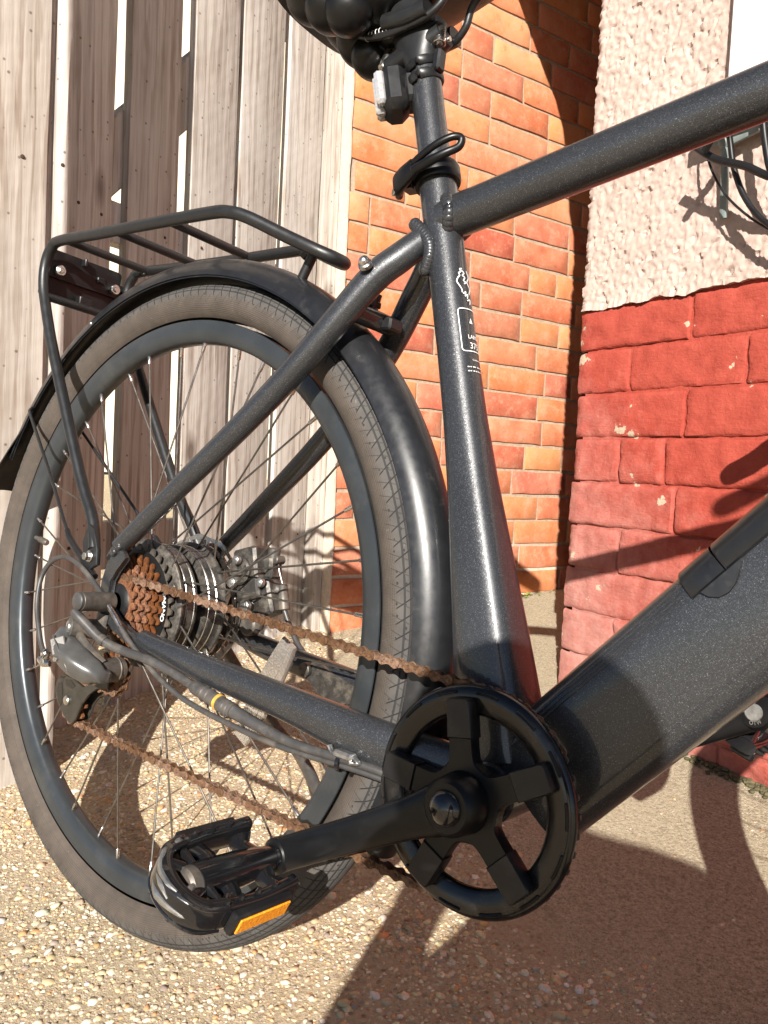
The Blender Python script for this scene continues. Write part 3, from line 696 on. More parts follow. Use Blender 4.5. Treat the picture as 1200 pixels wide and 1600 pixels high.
# ------------------------------------------------------------------ rendered house wall with its red painted plinth
def build_house_wall():
    t = empty('rendered_wall', PO + PR[:, 0] * .015, PR)
    t['kind'] = 'thing'; tag(t, 'house wall with pink roughcast render above a peeling red painted brick plinth', 'wall')
    hb = .62; wmax = 1.5
    # --- roughcast
    def corner_cols(x1, step):
        c = [(0.0, .16), (-.001, .10), (0, .06), (.001, .03), (.002, .012), (.007, .003)]
        return c + [(x, 0.0) for x in np.arange(.014, x1, step)]
    z0, z1 = .318 + hb, 1.06 + hb
    cols = corner_cols(.50, .0031) + [(x, 0) for x in np.arange(.52, wmax + .01, .04)]
    rows = np.arange(z0, z1 + .001, .0031); V = []
    for z in rows:
        for (x, y) in cols:
            p = (x * 1.0 + y * .8, z, 0)
            n1 = mn.noise((p[0] * 125, p[1] * 125, 1.7)); n2 = mn.noise((p[0] * 240, p[1] * 240, 4.1)); n3 = mn.noise((p[0] * 18, p[1] * 18, 8))
            amp = .0033 if not (.272 < x < .32 and z > .58 + hb) else .0025
            d = amp * (n1 * .9 + n2 * .65 + n3 * .35) + .004
            d = max(d, -.002) - (.0035 if mn.noise((p[0] * 60, p[1] * 60, 12)) > .42 else 0)
            if z < z0 + .003: z = z + .0028 * mn.noise((p[0] * 34, 4, 3)) + .0022 * mn.noise((p[0] * 130, 2, 3))
            if z < z0 + .012: d += .004 * (1 - (z - z0) / .012) * (.4 + mn.noise((p[0] * 25, 0, 3)))
            if y > .02: V.append((x - d * .8 - .002, y, z))
            else: V.append((x - (d * .5 if x < .01 else 0), y - d - .004, z))
    w = len(cols); F = [(j * w + i, j * w + i + 1, (j + 1) * w + i + 1, (j + 1) * w + i) for j in range(len(rows) - 1) for i in range(w - 1)]
    b = len(V); V += [(V[i][0], V[i][1] + (.03 if V[i][1] < .05 else 0), z0 + .002) for i in range(w)]
    F += [(i + 1, i, b + i, b + i + 1) for i in range(w - 1)]
    m = MB(); m.add(V, F, True); link('render_coat', m.mesh('render_coat', MAT['render']), t)
    # --- wall above, sweeping over the porch opening as an arch
    arch = [(0, 1.058), (-.004, 1.10), (-.028, 1.148), (-.046, 1.259), (-.073, 1.342), (-.109, 1.387), (-.159, 1.417), (-.208, 1.453), (-.266, 1.495), (-.36, 1.54), (-.48, 1.57), (-.62, 1.56), (-.75, 1.50)]
    top = 2.7; V = []; F = []
    for y in (-.003, .16):
        for (x, z) in arch: V.append((x, y, z + hb))
        for (x, z) in arch: V.append((x, y, top + hb))
        V.append((wmax, y, 1.058 + hb)); V.append((wmax, y, top + hb))
    n = len(arch); q = 2 * n + 2
    for s_ in (0, q):
        fs = [(s_ + i, s_ + n + i, s_ + n + i + 1, s_ + i + 1) for i in range(n - 1)] + [(s_, s_ + 2 * n, s_ + 2 * n + 1, s_ + n)]
        F += fs if s_ else [f[::-1] for f in fs]
    F += [(i, i + 1, q + i + 1, q + i) for i in range(n - 1)]
    m = MB(); m.add(V, F, False); link('arch', m.mesh('arch', MAT['render']), t)
    m = MB(); box(m, (wmax / 2 + .010, .0658, (1.05 + hb) / 2), (wmax - .020, .13, 1.05 + hb - .02)); link('wall_core', m.mesh('wall_core', MAT['red']), t)
    # --- red painted plinth bricks, thickly painted, soft edged and uneven
    H = [.316, .238, .157, .075, -.007, -.089, -.171, -.253, -.335, -.417, -.50, -.58]
    odd = [[.243, .475, .71, .95, 1.2], [.123, .348, .58, .81, 1.05, 1.29]]; r = random.Random(3)
    ov = {3: [.113, .209, .44, .68, .92, 1.17], 4: [.235, .47, .70, .94, 1.18]}
    for k in range(len(H) - 1):
        zt, zb_ = H[k] + hb, H[k + 1] + hb; js = [0] + ov.get(k, odd[k % 2]); x = 0
        for i in range(len(js)):
            x0 = js[i]; x1 = js[i + 1] if i + 1 < len(js) else wmax
            if x0 > 1.25: continue
            build_red_brick(t, x0, x1, zb_, zt, i == 0, k * 17 + i, k)
def build_red_brick(t, x0, x1, z0, z1, corner, seed, k):
    r = random.Random(seed); g = .0016; prf = []
    proud = r.uniform(-.0018, .0022)
    if corner:
        bul = r.uniform(0, .008) + (.006 if k > 5 else 0)
        prf += [(x0 - bul * .6, .13), (x0 - bul, .06), (x0 - bul, .03), (x0 - bul + .001, .016), (x0 - bul + .006, .006)]
        xs = np.arange(x0 + .014, x1 - g, .009)
    else:
        prf += [(x0 + g, .0066), (x0 + g + .0020, .0018)]
        xs = np.arange(x0 + g + .006, x1 - g - .004, .009)
    prf += [(x, 0.0) for x in xs] + [(x1 - g - .0020, .0018), (x1 - g, .0066)]
    zs = [z0 + g, z0 + g + .0022] + list(np.linspace(z0 + g + .007, z1 - g - .007, 9)) + [z1 - g - .0022, z1 - g]
    V = []; nz = len(zs); c = np.array([(x0 + x1) / 2, 0, (z0 + z1) / 2])
    for j, z in enumerate(zs):
        for i, (x, y) in enumerate(prf):
            n = .0030 * mn.noise((x * 38, z * 38, 5)) + .0016 * mn.noise((x * 95, z * 95, 9)) + .003 * mn.noise((x * 9, z * 12, 2))
            e = .0070 if j in (0, nz - 1) else (.0020 if j in (1, nz - 2) else 0)
            if j in (0, 1, nz - 2, nz - 1): e *= .55 + .9 * abs(mn.noise((x * 14, z * 5, seed)))
            wob = .0014 * mn.noise((x * 26, seed, 0)) * (1 if j > nz / 2 else -1) if j in (0, 1, nz - 1, nz - 2) else 0
            if corner and i < 4: V.append((x + (e * .6 if i < 4 else 0) - n * 1.5, y, z + wob))
            else: V.append((x + .0018 * mn.noise((z * 60, x * 3, 1)), y - proud - n + e - .004, z + wob))
    w = len(prf); F = [(j * w + i, j * w + i + 1, (j + 1) * w + i + 1, (j + 1) * w + i) for j in range(nz - 1) for i in range(w - 1)]
    m = MB(); m.add(np.array(V) - c, F, True); o = link('brick', m.mesh('brick', MAT['red']), t); o.location = c
build_house_wall()

# window set in the rendered wall
def build_window():
    hb = .62
    t = empty('window', PO + PR @ np.array([.312, 0, hb + .60]), PR)
    t['kind'] = 'thing'; tag(t, 'white framed window in the pink render, at the top right corner', 'window')
    m = MB(); wd, ht, f = .78, 1.0, .075
    for c, s_ in (((f / 2, .0, ht / 2), (f, .06, ht)), ((wd - f / 2, 0, ht / 2), (f, .06, ht)), ((wd / 2, 0, f / 2), (wd - 2 * f, .058, f)), ((wd / 2, 0, ht - f / 2), (wd - 2 * f, .058, f))): box(m, c, s_, bev=.004)
    link('frame', m.mesh('frame', MAT['upvc']), t)
    m = MB(); box(m, (wd / 2, .0, ht / 2), (wd - 2 * f, .012, ht - 2 * f)); link('glass_pane', m.mesh('glass_pane', MAT['glass']), t)
    m = MB(); box(m, (wd / 2 + .005, -.03, -.016), (wd + .02, .11, .03), bev=.005); link('sill', m.mesh('sill', MAT['upvc']), t)
build_window()

def build_bracket():
    hb = .62
    t = empty('pipe_bracket', PO + PR @ np.array([.316, -.012, hb + .535]), PR)
    tag(t, 'grey green three-armed metal bracket fixed to the pink render under the top tube', 'bracket')
    for pth, a, b in (([(0, -.016, 0), (.05, -.016, .008), (.30, -.016, .045)], .004, .0105), ([(0, -.016, 0), (-.02, -.014, .012), (-.055, -.004, .03)], .004, .010), ([(0, -.016, .004), (.001, -.012, -.05), (0, -.006, -.115)], .004, .0062)):
        m = MB(); loft(m, pth, b, a, ex=4, seg=12, ref=(0, 0, 1) if abs(pth[-1][0]) > .01 else (1, 0, 0)); link('arm', m.mesh('arm', MAT['pipe']), t)
    m = MB(); sphere(m, (0, -.018, 0), .009); link('boss', m.mesh('boss', MAT['pipe']), t)
build_bracket()

# ------------------------------------------------------------------ the bicycle
BIKE = empty('bicycle', (0, 0, 0), M)
tag(BIKE, 'charcoal grey bicycle with black rack, mudguards and rusty chain, leaning in front of the fence', 'bicycle')
def bp(name, mb, mat, parent=None): return link(name, mb.mesh(name, MAT[mat] if isinstance(mat, str) else mat, GC), parent or BIKE)
def grp(name): return empty(name, (0, 0, 0), None, BIKE)
def bdup(o, name, R, c, parent):
    """copy of a bicycle piece turned by R about c (bicycle frame)."""
    d = o.copy(); COL.objects.link(d); d.parent = parent
    R = np.asarray(R, float); tr = (np.asarray(c, float) - GC) - R @ (np.asarray(c, float) - GC)
    d.matrix_local = Matrix.Translation(Vector(tr)) @ Matrix(R.tolist()).to_4x4(); return d
def RY(a):   # turn about the axle axis so that angle grows from +x to +z
    c, s = math.cos(a), math.sin(a); return np.array([[c, 0, -s], [0, 1, 0], [s, 0, c]])
Yax = (0, 1, 0)
BB = np.array([.4544, 0, -.0649])

# --- frame tubes
def st(z): return np.array([.454 - (z + .065) * .302, 0, z])
fr = MB()
loft(fr, [st(.448), st(.36), st(.28), st(.22), st(.17), st(.12), st(.07), st(.02), st(-.045)],
     [.0170, .0170, .0172, .0182, .0200, .0228, .0255, .0285, .031], [.0170, .0170, .0172, .0180, .0198, .0230, .0262, .0295, .033],
     ex=[2, 2, 2.1, 2.3, 2.6, 2.9, 3.1, 3.2, 3.2], seg=40, ref=Yax)
loft(fr, [(.318, 0, .396), (.55, 0, .4487), (.75, 0, .494), (.905, 0, .529)], [.0184, .0188, .0195, .0205], ex=2.0, seg=28, ref=Yax)
loft(fr, [(.884, 0, .570), (.957, 0, .371)], .0205, seg=24, ref=Yax)
cyl(fr, BB + np.array([0, -.034, 0]), BB + np.array([0, .034, 0]), .0225, seg=32, bev=.002)
for s in (-1, 1):
    ss = [(.304, .010, .3765), (.290, .021, .3590), (.271, .0315, .338), (.240, .042, .294), (.200, .050, .245), (.147, .056, .192), (.086, .061, .137), (.024, .065, .081), (.000, .067, .060)]
    loft(fr, [(x, s * y, z) for x, y, z in ss], [.0118, .0126, .0132, .0130, .0124, .0116, .0108, .0100, .0092], [.0130, .0138, .0140, .0132, .0125, .0117, .0108, .0100, .0092], seg=20, ref=Yax, k=5)
    cs = [(.062, .067, -.028), (.110, .065, -.033), (.165, .062, -.037), (.264, .057, -.043), (.326, .051, -.050), (.380, .045, -.057), (.425, .034, -.062)]
    loft(fr, [(x, s * y, z) for x, y, z in cs], [.0085, .0098, .0105, .0112, .0118, .012, .012], [.0105, .0125, .0138, .0155, .0190, .0235, .026], ex=2.3, seg=22, ref=Yax, k=5)
    # dropout plate: a bent web from the seat stay down and round to the chain stay
    cyl(fr, (.004, s * .061, .066), (-.018, s * .061, .043), .0098, .0085, seg=14, bev=.002)
    dp = [(.004, .062), (-.013, .042), (-.0195, .020), (-.0185, -.002), (-.008, -.018), (.012, -.028), (.040, -.036), (.066, -.037), (.070, -.023), (.046, -.024), (.022, -.017), (.004, -.006), (-.0045, .008), (-.003, .024), (.006, .037), (.018, .050)]
    prism(fr, [(x, z) for x, z in dp], s * .064, s * .071, bev=.0015)
loft(fr, [(.250, -.040, .311), (.252, 0, .3105), (.250, .040, .311)], .0095, seg=14, ref=(0, 0, 1), k=3)
frame = bp('frame', fr, 'paint')
# welds
def weld(c, ax, r, rz, n, mr=.0034, a0=0, a1=2 * math.pi, flat=.0):
    m = MB(); ax = np.asarray(ax, float); ax /= np.linalg.norm(ax); u = np.array([0, -1., 0]); w = np.cross(ax, u)
    for i in range(n):
        a = a0 + (a1 - a0) * i / (n - 1); p = np.asarray(c) + u * math.cos(a) * r + w * math.sin(a) * rz
        p = p + ax * flat * math.cos(a) ** 2
        sphere(m, p, mr, 8, 5)
    return m
ttd = np.array([.238, 0, .0535]); 
bp('weld_bead', weld((.3225, 0, .3970), ttd,   .0160, .0168, 30, .0060, flat=.0105), 'paint', frame)
w2 = MB(); 
for i in range(17):
    q = i / 16; sphere(w2, (.2955 + .0125 * math.sin(q * math.pi) + .0185 * q, -.0130 - .0035 * math.sin(q * math.pi), .3905 - .042 * q), .0062, 10, 6)
bp('weld_bead', w2, 'paint', frame)
w3 = MB()
for i in range(9): sphere(w3, (.008 - .010 * i / 8 + random.uniform(-.002, .002), -.072, .064 - .012 * i / 8 + random.uniform(-.003, .003)), .004, 8, 5)
bp('weld_bead', w3, 'paint', frame)
# down tube with its battery
dtv = np.array([.649, 0, .761]); dtn = np.array([-.761, 0, .649])
def dt(s_, h=0, y=0): return np.array([.5816, y, .0654]) + dtv * s_ + dtn * h
d = MB()
loft(d, [dt(-.162), dt(-.05), dt(.10), dt(.30), dt(.53)],   .0285, .0450, ex=[3.4] * 5, seg=56, ref=Yax, k=3)
down = bp('down_tube', d, 'paint')
m = MB()                                                         # black battery lid on the upper half of the tube
def lid(mb, s0, s1, h0, grow):
    th = np.linspace(math.radians(h0), math.radians(180 - h0), 30); R_ = []
    def sec(g): 
        c, s_ = np.cos(th), np.sin(th); e = 3.4
        return np.sign(c) * np.abs(c) ** (2 / e) * (.0285 + g), np.abs(s_) ** (2 / e) * (.0450 + g)
    y, h = sec(grow); y0, h0_ = sec(-.001)
    V = []; ss = [s0, s0 + .0015, s1]
    for k_, s_ in enumerate(ss):
        gg = -.0012 if k_ == 0 else 0
        for i in range(len(th)): V.append(dt(s_, h[i] + gg, y[i] * (1 + gg * 20)))
    b = len(V)
    for s_ in (s0, s1):
        for i in range(len(th)): V.append(dt(s_, h0_[i], y0[i]))
    n_ = len(th); F = [(k_ * n_ + i, k_ * n_ + i + 1, (k_ + 1) * n_ + i + 1, (k_ + 1) * n_ + i) for k_ in range(2) for i in range(n_ - 1)]
    F += [(i, i + 1, b + i + 1, b + i)[::-1] for i in range(n_ - 1)]
    F += [(0, n_, b), (n_, 2 * n_, b + n_, b), (n_ - 1, b + n_ - 1, 2 * n_ - 1), (2 * n_ - 1, b + n_ - 1, b + 2 * n_ - 1, 3 * n_ - 1)]
    mb.add(V, F, True)
lid(m, .0572, .46, 20.5, .0026); bp('battery_cover', m, 'fender', down)
m = MB(); lid(m, .0285, .0562, 20.5, .0023); bp('cover_latch', m, 'fender', down)
m = MB(); pl = [(.0352, .0150), (.0372, .0095), (.0420, .0050), (.0490, .0034), (.0560, .0050), (.0625, .0088), (.0680, .0132), (.0690, .0150)]
prism(m, pl, .0285, .0303, O=dt(0, .0092), X=dtv, Z=dtn, bev=.0005); bp('latch_tab', m, 'fender', down)
m = MB(); prism(m, pl, -.0303, -.0285, O=dt(0, .0092), X=dtv, Z=dtn, bev=.0005); bp('latch_tab', m, 'fender', down)
m = MB()
for hh in (.0285, .0315, .0345): loft(m, [dt(-.15, hh, -.0272 + (hh - .028) * .42), dt(.024, hh, -.0272 + (hh - .028) * .42)], .0006, seg=6, k=1)
bp('rib', m, 'paint', down)

# --- tyre and rim of the rear wheel
def tyre_mesh(Rm, w, nseg, ns):
    th = np.linspace(0, 2 * math.pi, nseg + 1); ph = np.linspace(math.radians(-148), math.radians(148), ns)
    V = []; UVs = []
    for a in th:
        for p in ph:
            knob = .0004 * (1 if abs(p) < 1.3 else 0) * (1 if (a * Rm / .0130 + abs(p) * .7) % 1 < .12 else 0)
            r = Rm + (w - knob) * math.cos(p); y = (w - knob) * math.sin(p) * 1.02
            V.append((r * math.cos(a), y, r * math.sin(a))); UVs.append((a * Rm, p / math.pi))
    F = [(i * ns + j, i * ns + j + 1, (i + 1) * ns + j + 1, (i + 1) * ns + j) for i in range(nseg) for j in range(ns - 1)]
    me = bpy.data.meshes.new('tyre'); me.from_pydata((np.array(V) - GC).tolist(), [], F); me.polygons.foreach_set('use_smooth', [True] * len(F))
    uv = me.uv_layers.new(name='UVMap'); li = np.empty(len(me.loops), np.int32); me.loops.foreach_get('vertex_index', li)
    uv.data.foreach_set('uv', np.array(UVs)[li].reshape(-1)); me.materials.append(MAT['tyre']); return me
RIMP = [(.318, .0125), (.3185, .0112), (.316, .0105), (.316, -.0105), (.3185, -.0112), (.318, -.0125), (.311, -.0130), (.303, -.0120), (.2975, -.0098), (.2945, -.0068), (.2938, 0), (.2945, .0068), (.2975, .0098), (.303, .0120), (.311, .0130)]
wheel = grp('rear_wheel')
TY = link('tyre', tyre_mesh(.3395, .0215, 420, 33), wheel)
m = MB(); lathe(m, RIMP, seg=180, close=True); RIM = bp('rim', m, 'rim', wheel)
# motor hub
m = MB()
lathe(m, [(.020, -.034), (.040, -.0335), (.052, -.0325), (.0685, -.0315), (.0700, -.0305), (.0700, -.0285), (.0665, -.0278), (.0655, -.026), (.0655, -.022), (.0645, -.0215), (.0645, -.0195), (.0655, -.019), (.0655, -.0115), (.0645, -.011), (.0645, -.009), (.0655, -.0085), (.065, -.006), (.054, -.0045), (.054, .0045), (.065, .006), (.0655, .0085), (.0645, .009), (.0645, .011), (.0655, .0115), (.0655, .019), (.0645, .0195), (.0645, .0215), (.0655, .022), (.0655, .026), (.0665, .0278), (.0700, .0285), (.0700, .0305), (.0685, .0315), (.052, .0325), (.040, .034), (.020, .036)], seg=96)
for k in range(6):
    a = math.radians(24 + 60 * k); cyl(m, (.060 * math.cos(a), -.0365, .060 * math.sin(a)), (.060 * math.cos(a), -.030, .060 * math.sin(a)), .0062, seg=12, bev=.001)
bp('motor_hub', m, 'hub', wheel)
m = MB()
for yy in (-.0205, -.010, .010, .0205): lathe(m, [(.0650, yy - .0006), (.0658, yy), (.0650, yy + .0006)], seg=96)
bp('machined_ring', m, 'steel', wheel)
# spokes and nipples
def spoke(k):
    a = math.radians(87.4 + 10.0 * k); near = k % 2 == 0; s = -1 if near else 1
    off = math.radians(22) * (1 if (k // 2) % 2 == 0 else -1)
    ha = a + off; yh = s * (.0290)
    p0 = np.array([.0672 * math.cos(ha), yh + s * .0022 * (1 if (k // 2) % 2 else -1), .0672 * math.sin(ha)]); p1 = np.array([.2955 * math.cos(a), s * .0035, .2955 * math.sin(a)])
    d_ = (p1 - p0); L_ = np.linalg.norm(d_); d_ /= L_
    m = MB(); loft(m, [p0 - d_ * .002, p1 - d_ * .008], .00112, seg=7, k=1); o = bp('spoke', m, 'spoke', wheel)
    m = MB(); loft(m, [p1 - d_ * .0125, p1 - d_ * .0115, p1 + d_ * .001], [.0014, .0020, .0021], seg=8, k=1)
    bp('nipple', m, 'steel', wheel)
for k in range(36): spoke(k)
m = MB(); p = np.array([math.cos(math.radians(172.6)), 0, math.sin(math.radians(172.6))])
loft(m, [p * .296, p * .283, p * .2828, p * .268], [.0030, .0030, .0044, .0044], seg=12, k=1, round_cap=True); bp('valve', m, 'ddark', wheel)
# clear reflectors clipped between the spokes
def refl(c, ang, r0, r1, w0, w1, y):
    a = math.radians(ang); u = np.array([math.cos(a), 0, math.sin(a)]); v = np.array([-math.sin(a), 0, math.cos(a)]); C_ = np.array([c[0], 0, c[1]])
    pts = []; n = 10
    for i in range(n): q = i / (n - 1); pts.append((r0 + (r1 - r0) * q, -(w0 + (w1 - w0) * q + .006 * math.sin(q * math.pi))))
    for i in range(n): q = 1 - i / (n - 1); pts.append((r0 + (r1 - r0) * q, (w0 + (w1 - w0) * q + .006 * math.sin(q * math.pi))))
    m = MB(); prism(m, pts, y - .003, y + .003, O=C_, X=u, Z=v, bev=.0025); o = bp('spoke_reflector', m, 'clear', wheel)
    m = MB(); prism(m, [(r0 + .008 + (r1 - r0 - .016) * q, s_) for q, s_ in ((0, -w0 * .6), (1, -w1 * .6), (1, w1 * .6), (0, w0 * .6))], y - .0042, y - .0030, O=C_, X=u, Z=v); bp('reflector_face', m, 'clear', wheel)
refl((.1835, -.057), 66, -.060, .060, .0095, .0095, -.006)

# --- freewheel sprockets
cas = grp('freewheel')
def sprocket(T, y, mat, holes, th=.0019):
    R_ = T * .0127 / (2 * math.pi); n = T * 8; out = []
    for i in range(n):
        a = 2 * math.pi * i / n; f = (i % 8) / 8
        r = R_ + (.0034 if f in (0, .125, .875) else .0012 if f in (.25, .75) else -.0034)
        out.append((r * math.cos(a), r * math.sin(a)))
    ri = max(.010, R_ - .0155 if holes else .012); inn = []
    for i in range(n):
        a = 2 * math.pi * i / n; r = ri + (.0045 * (1 if math.sin(a * (T // 2)) > .1 else 0) if holes else 0); inn.append((r * math.cos(a), r * math.sin(a)))
    m = MB(); plate_hole(m, out, inn, y, y + th); return bp('sprocket', m, mat, cas)
for T, y, mt in ((30, -.0385, 'ddark'), (25, -.0430, 'rust'), (23, -.0472, 'rust'), (20, -.0514, 'rust'), (17, -.0556, 'rust'), (14, -.0598, 'rust')):
    sprocket(T, y, mt, T > 15)
m = MB(); lathe(m, [(.012, -.036), (.020, -.038), (.022, -.058), (.018, -.062), (.0105, -.063)], seg=30); bp('freewheel_body', m, 'blacktrim', cas)
m = MB(); lathe(m, [(.047, -.0402), (.0575, -.0396), (.0575, -.0385)], seg=64); bp('guard_disc', m, 'blacktrim', cas)

# --- text helper: flat print laid on a surface by a mapping function
def text_mesh(txt, size, fn, bold=0.0, thick=None, sx=1.0):
    cu = bpy.data.curves.new('txt', 'FONT'); cu.body = txt; cu.size = size; cu.align_x = 'CENTER'; cu.offset = bold; cu.resolution_u = 3
    o = bpy.data.objects.new('txt', cu); COL.objects.link(o); bpy.context.view_layer.update()
    me0 = o.evaluated_get(bpy.context.evaluated_depsgraph_get()).to_mesh()
    v = np.array([tuple(a.co) for a in me0.vertices]); f = [tuple(p.vertices) for p in me0.polygons]
    m = MB()
    if len(v): m.add(np.array([fn(x * sx, y) for x, y, _ in v]), f, False)
    COL.objects.unlink(o); bpy.data.objects.remove(o); bpy.data.curves.remove(cu); return m
def sprint(txt, r, a_mid, y, size, bold=.0):
    a0 = math.radians(a_mid)
    return text_mesh(txt, size, lambda x, t_: ((r + t_) * math.cos(a0 - x / r), y, (r + t_) * math.sin(a0 - x / r)), bold)
bp('lettering', sprint('SHIMANO', .0512, 8, -.0408, .0080, .0002), 'white', cas)

# --- mudguard
def mudguard():
    m = MB(); a0, a1 = math.radians(-24), math.radians(158); n = 120; V = []; prof = []
    for i in range(15):
        q = -1 + 2 * i / 14; y = .0262 * math.sin(q * 1.45) / math.sin(1.45); r = .3885 - .0265 * (1 - math.cos(q * 1.45)) / (1 - math.cos(1.45)) * .93
        prof.append((r, y))
    prof = [(prof[0][0] + .0015, -.0245)] + prof + [(prof[-1][0] + .0015, .0245)]
    full = prof + [(r - .0018, y * .93) for r, y in prof[1:-1]][::-1]
    w = len(full)
    for i in range(n):
        a = a0 + (a1 - a0) * i / (n - 1); gap = .006 * max(0, (i / n - .5)) 
        for r, y in full: V.append(((r + gap) * math.cos(a), y, (r + gap) * math.sin(a)))
    F = [(i * w + j, i * w + (j + 1) % w, (i + 1) * w + (j + 1) % w, (i + 1) * w + j) for i in range(n - 1) for j in range(w)]
    F += [tuple(range(w))[::-1], tuple(range((n - 1) * w, n * w))]
    m.add(V, F, True); return bp('mudguard', m, 'fender')
MG = mudguard()
m = MB(); V = []; n = 14                                         # flared rear flap
for i in range(n):
    q = i / (n - 1); a = math.radians(150 + 16.5 * q); r = .3905 + .013 * q * q; hw = .0255 + .010 * q - (.014 * max(0, (q - .75) / .25) ** 2)
    for j in range(9):
        s_ = -1 + 2 * j / 8; V.append(((r - .022 * (1 - q * .55) * s_ * s_) * math.cos(a), hw * s_, (r - .022 * (1 - q * .55) * s_ * s_) * math.sin(a)))
V2_ = [(np.array(v) * (1 - .0022 / np.linalg.norm(v))).tolist() for v in V]
F = [(i * 9 + j, i * 9 + j + 1, (i + 1) * 9 + j + 1, (i + 1) * 9 + j) for i in range(n - 1) for j in range(8)]
b = len(V); m.add(V + V2_, F + [tuple(b + x for x in f[::-1]) for f in F] + [((n - 1) * 9 + j, (n - 1) * 9 + j + 1, b + (n - 1) * 9 + j + 1, b + (n - 1) * 9 + j) for j in range(8)] + [(i * 9, (i + 1) * 9, b + (i + 1) * 9, b + i * 9) for i in range(n - 1)], True)
bp('flap', m, 'blacktrim', MG)
m = MB()
for a_ in (132, 120): 
    a = math.radians(a_); p = np.array([.367 * math.cos(a), -.0275, .367 * math.sin(a)]); sphere(m, p, .0026, 8, 5)
bp('rivet', m, 'steel', MG)
for s in (-1, 1):
    m = MB(); loft(m, [(-.300, s * .0262, .2100), (-.296, s * .031, .2055), (-.285, s * .034, .196), (-.176, s * .0505, .111), (-.108, s * .062, .058), (-.046, s * .0715, .030)], .0021, seg=9, k=3)
    so = bp('mudguard_stay', m, 'rack')
    m = MB(); loft(m, [(-.116, s * .0610, .0645), (-.100, s * .0635, .053), (-.046, s * .0715, .030), (-.030, s * .0725, .022)], [.0030, .0042, .0046, .0042], seg=12, k=3); bp('stay_sleeve', m, 'blacktrim', so)

# --- rear rack
rack = grp('rear_rack')
near = [(-.036, -.0735, .052), (-.043, -.0715, .066), (-.058, -.069, .088), (-.096, -.067, .131), (-.194, -.063, .266), (-.240, -.060, .336), (-.2525, -.060, .366), (-.2535, -.060, .391), (-.2450, -.060, .4075), (-.228, -.060, .4150), (-.150, -.060, .4145), (-.05, -.060, .4140), (.06, -.058, .4140), (.088, -.055, .4125), (.110, -.048, .4070), (.150, -.031, .3900), (.183, -.019, .3765), (.196, -.007, .3720)]
loop = near + [(x, -y, z) for x, y, z in near[::-1]]
m = MB(); loft(m, loop, .0066, seg=16, k=5); bp('rack_rail', m, 'rack', rack)
for x in (-.211, -.107, -.008):
    m = MB(); cyl(m, (x, -.056, .4145), (x, .056, .4145), .0052, seg=14); sphere(m, (x, .054, .4095), .0035, 8, 5); bp('rack_crossbar', m, 'rack', rack)
m = MB(); cyl(m, (-.245, -.058, .347), (-.245, .058, .347), .0054, seg=14); bp('rack_crossbar', m, 'rack', rack)
m = MB(); cyl(m, (.146, 0, .3795), (.158, 0, .3905), .0050, seg=14); loft(m, [(.149, -.003, .352), (.163, -.003, .381)], .0052, seg=14, k=1); loft(m, [(.150, -.030, .389), (.158, 0, .389), (.150, .030, .389)], .005, seg=12); bp('rack_strut', m, 'rack', rack)
for s in (-1, 1):
    m = MB(); prism(m, [(-.055, .058), (-.047, .078), (-.036, .074), (-.024, .052), (-.022, .036), (-.034, .030), (-.046, .036)], s * .0725, s * .0775, bev=.001); o = bp('rack_tab', m, 'rack', rack)
    m = MB(); cyl(m, (-.036, s * .0770, .0435), (-.036, s * .0800, .0435), .0064, seg=20, bev=.0008); cyl(m, (-.036, s * .0800, .0435), (-.036, s * .0850, .0435), .0046, seg=6, bev=.0006); bp('bolt', m, 'steel', rack)
# reflector bracket across the back
brk = grp('reflector_bracket')
ux = np.array([0, 1., 0]); uz = np.array([.10, 0, .995])
def rrect(w, h, r, n=4):
    pts = []
    for cx_, cy_, a0 in ((w / 2 - r, h / 2 - r, 0), (-w / 2 + r, h / 2 - r, 90), (-w / 2 + r, -h / 2 + r, 180), (w / 2 - r, -h / 2 + r, 270)):
        for i in range(n + 1): a = math.radians(a0 + 90 * i / n); pts.append((cx_ + r * math.cos(a), cy_ + r * math.sin(a)))
    return pts
m = MB(); prism(m, rrect(.108, .026, .006), 0, .006, O=(-.262, 0, .400), X=ux, Z=uz, bev=.0012); bp('bracket_plate', m, 'blacktrim', brk)
m = MB(); prism(m, rrect(.112, .034, .006), 0, .006, O=(-.266, 0, .368), X=ux, Z=uz, bev=.0012); bp('bracket_plate', m, 'blacktrim', brk)
m = MB(); prism(m, rrect(.120, .019, .007), 0, .005, O=(-.2575, 0, .386), X=ux, Z=uz, bev=.001); bp('cross_strap', m, 'blacktrim', brk)
m = MB()
for y, z, sz in ((-.006, .408, (.010, .004, .010)), (.0, .356, (.012, .018, .014)), (.020, .392, (.006, .012, .008))): box(m, (-.257, y, z), (sz[0], sz[1], sz[2]), bev=.001)
bp('rib', m, 'blacktrim', brk)
for y in (-.040, .040):
    m = MB(); cyl(m, (-.258, y, .386), (-.2495, y, .3862), .0068, seg=20, bev=.001); cyl(m, (-.2495, y, .3862), (-.247, y, .3862), .0040, seg=6, bev=.0005); bp('bolt', m, 'steel', brk)

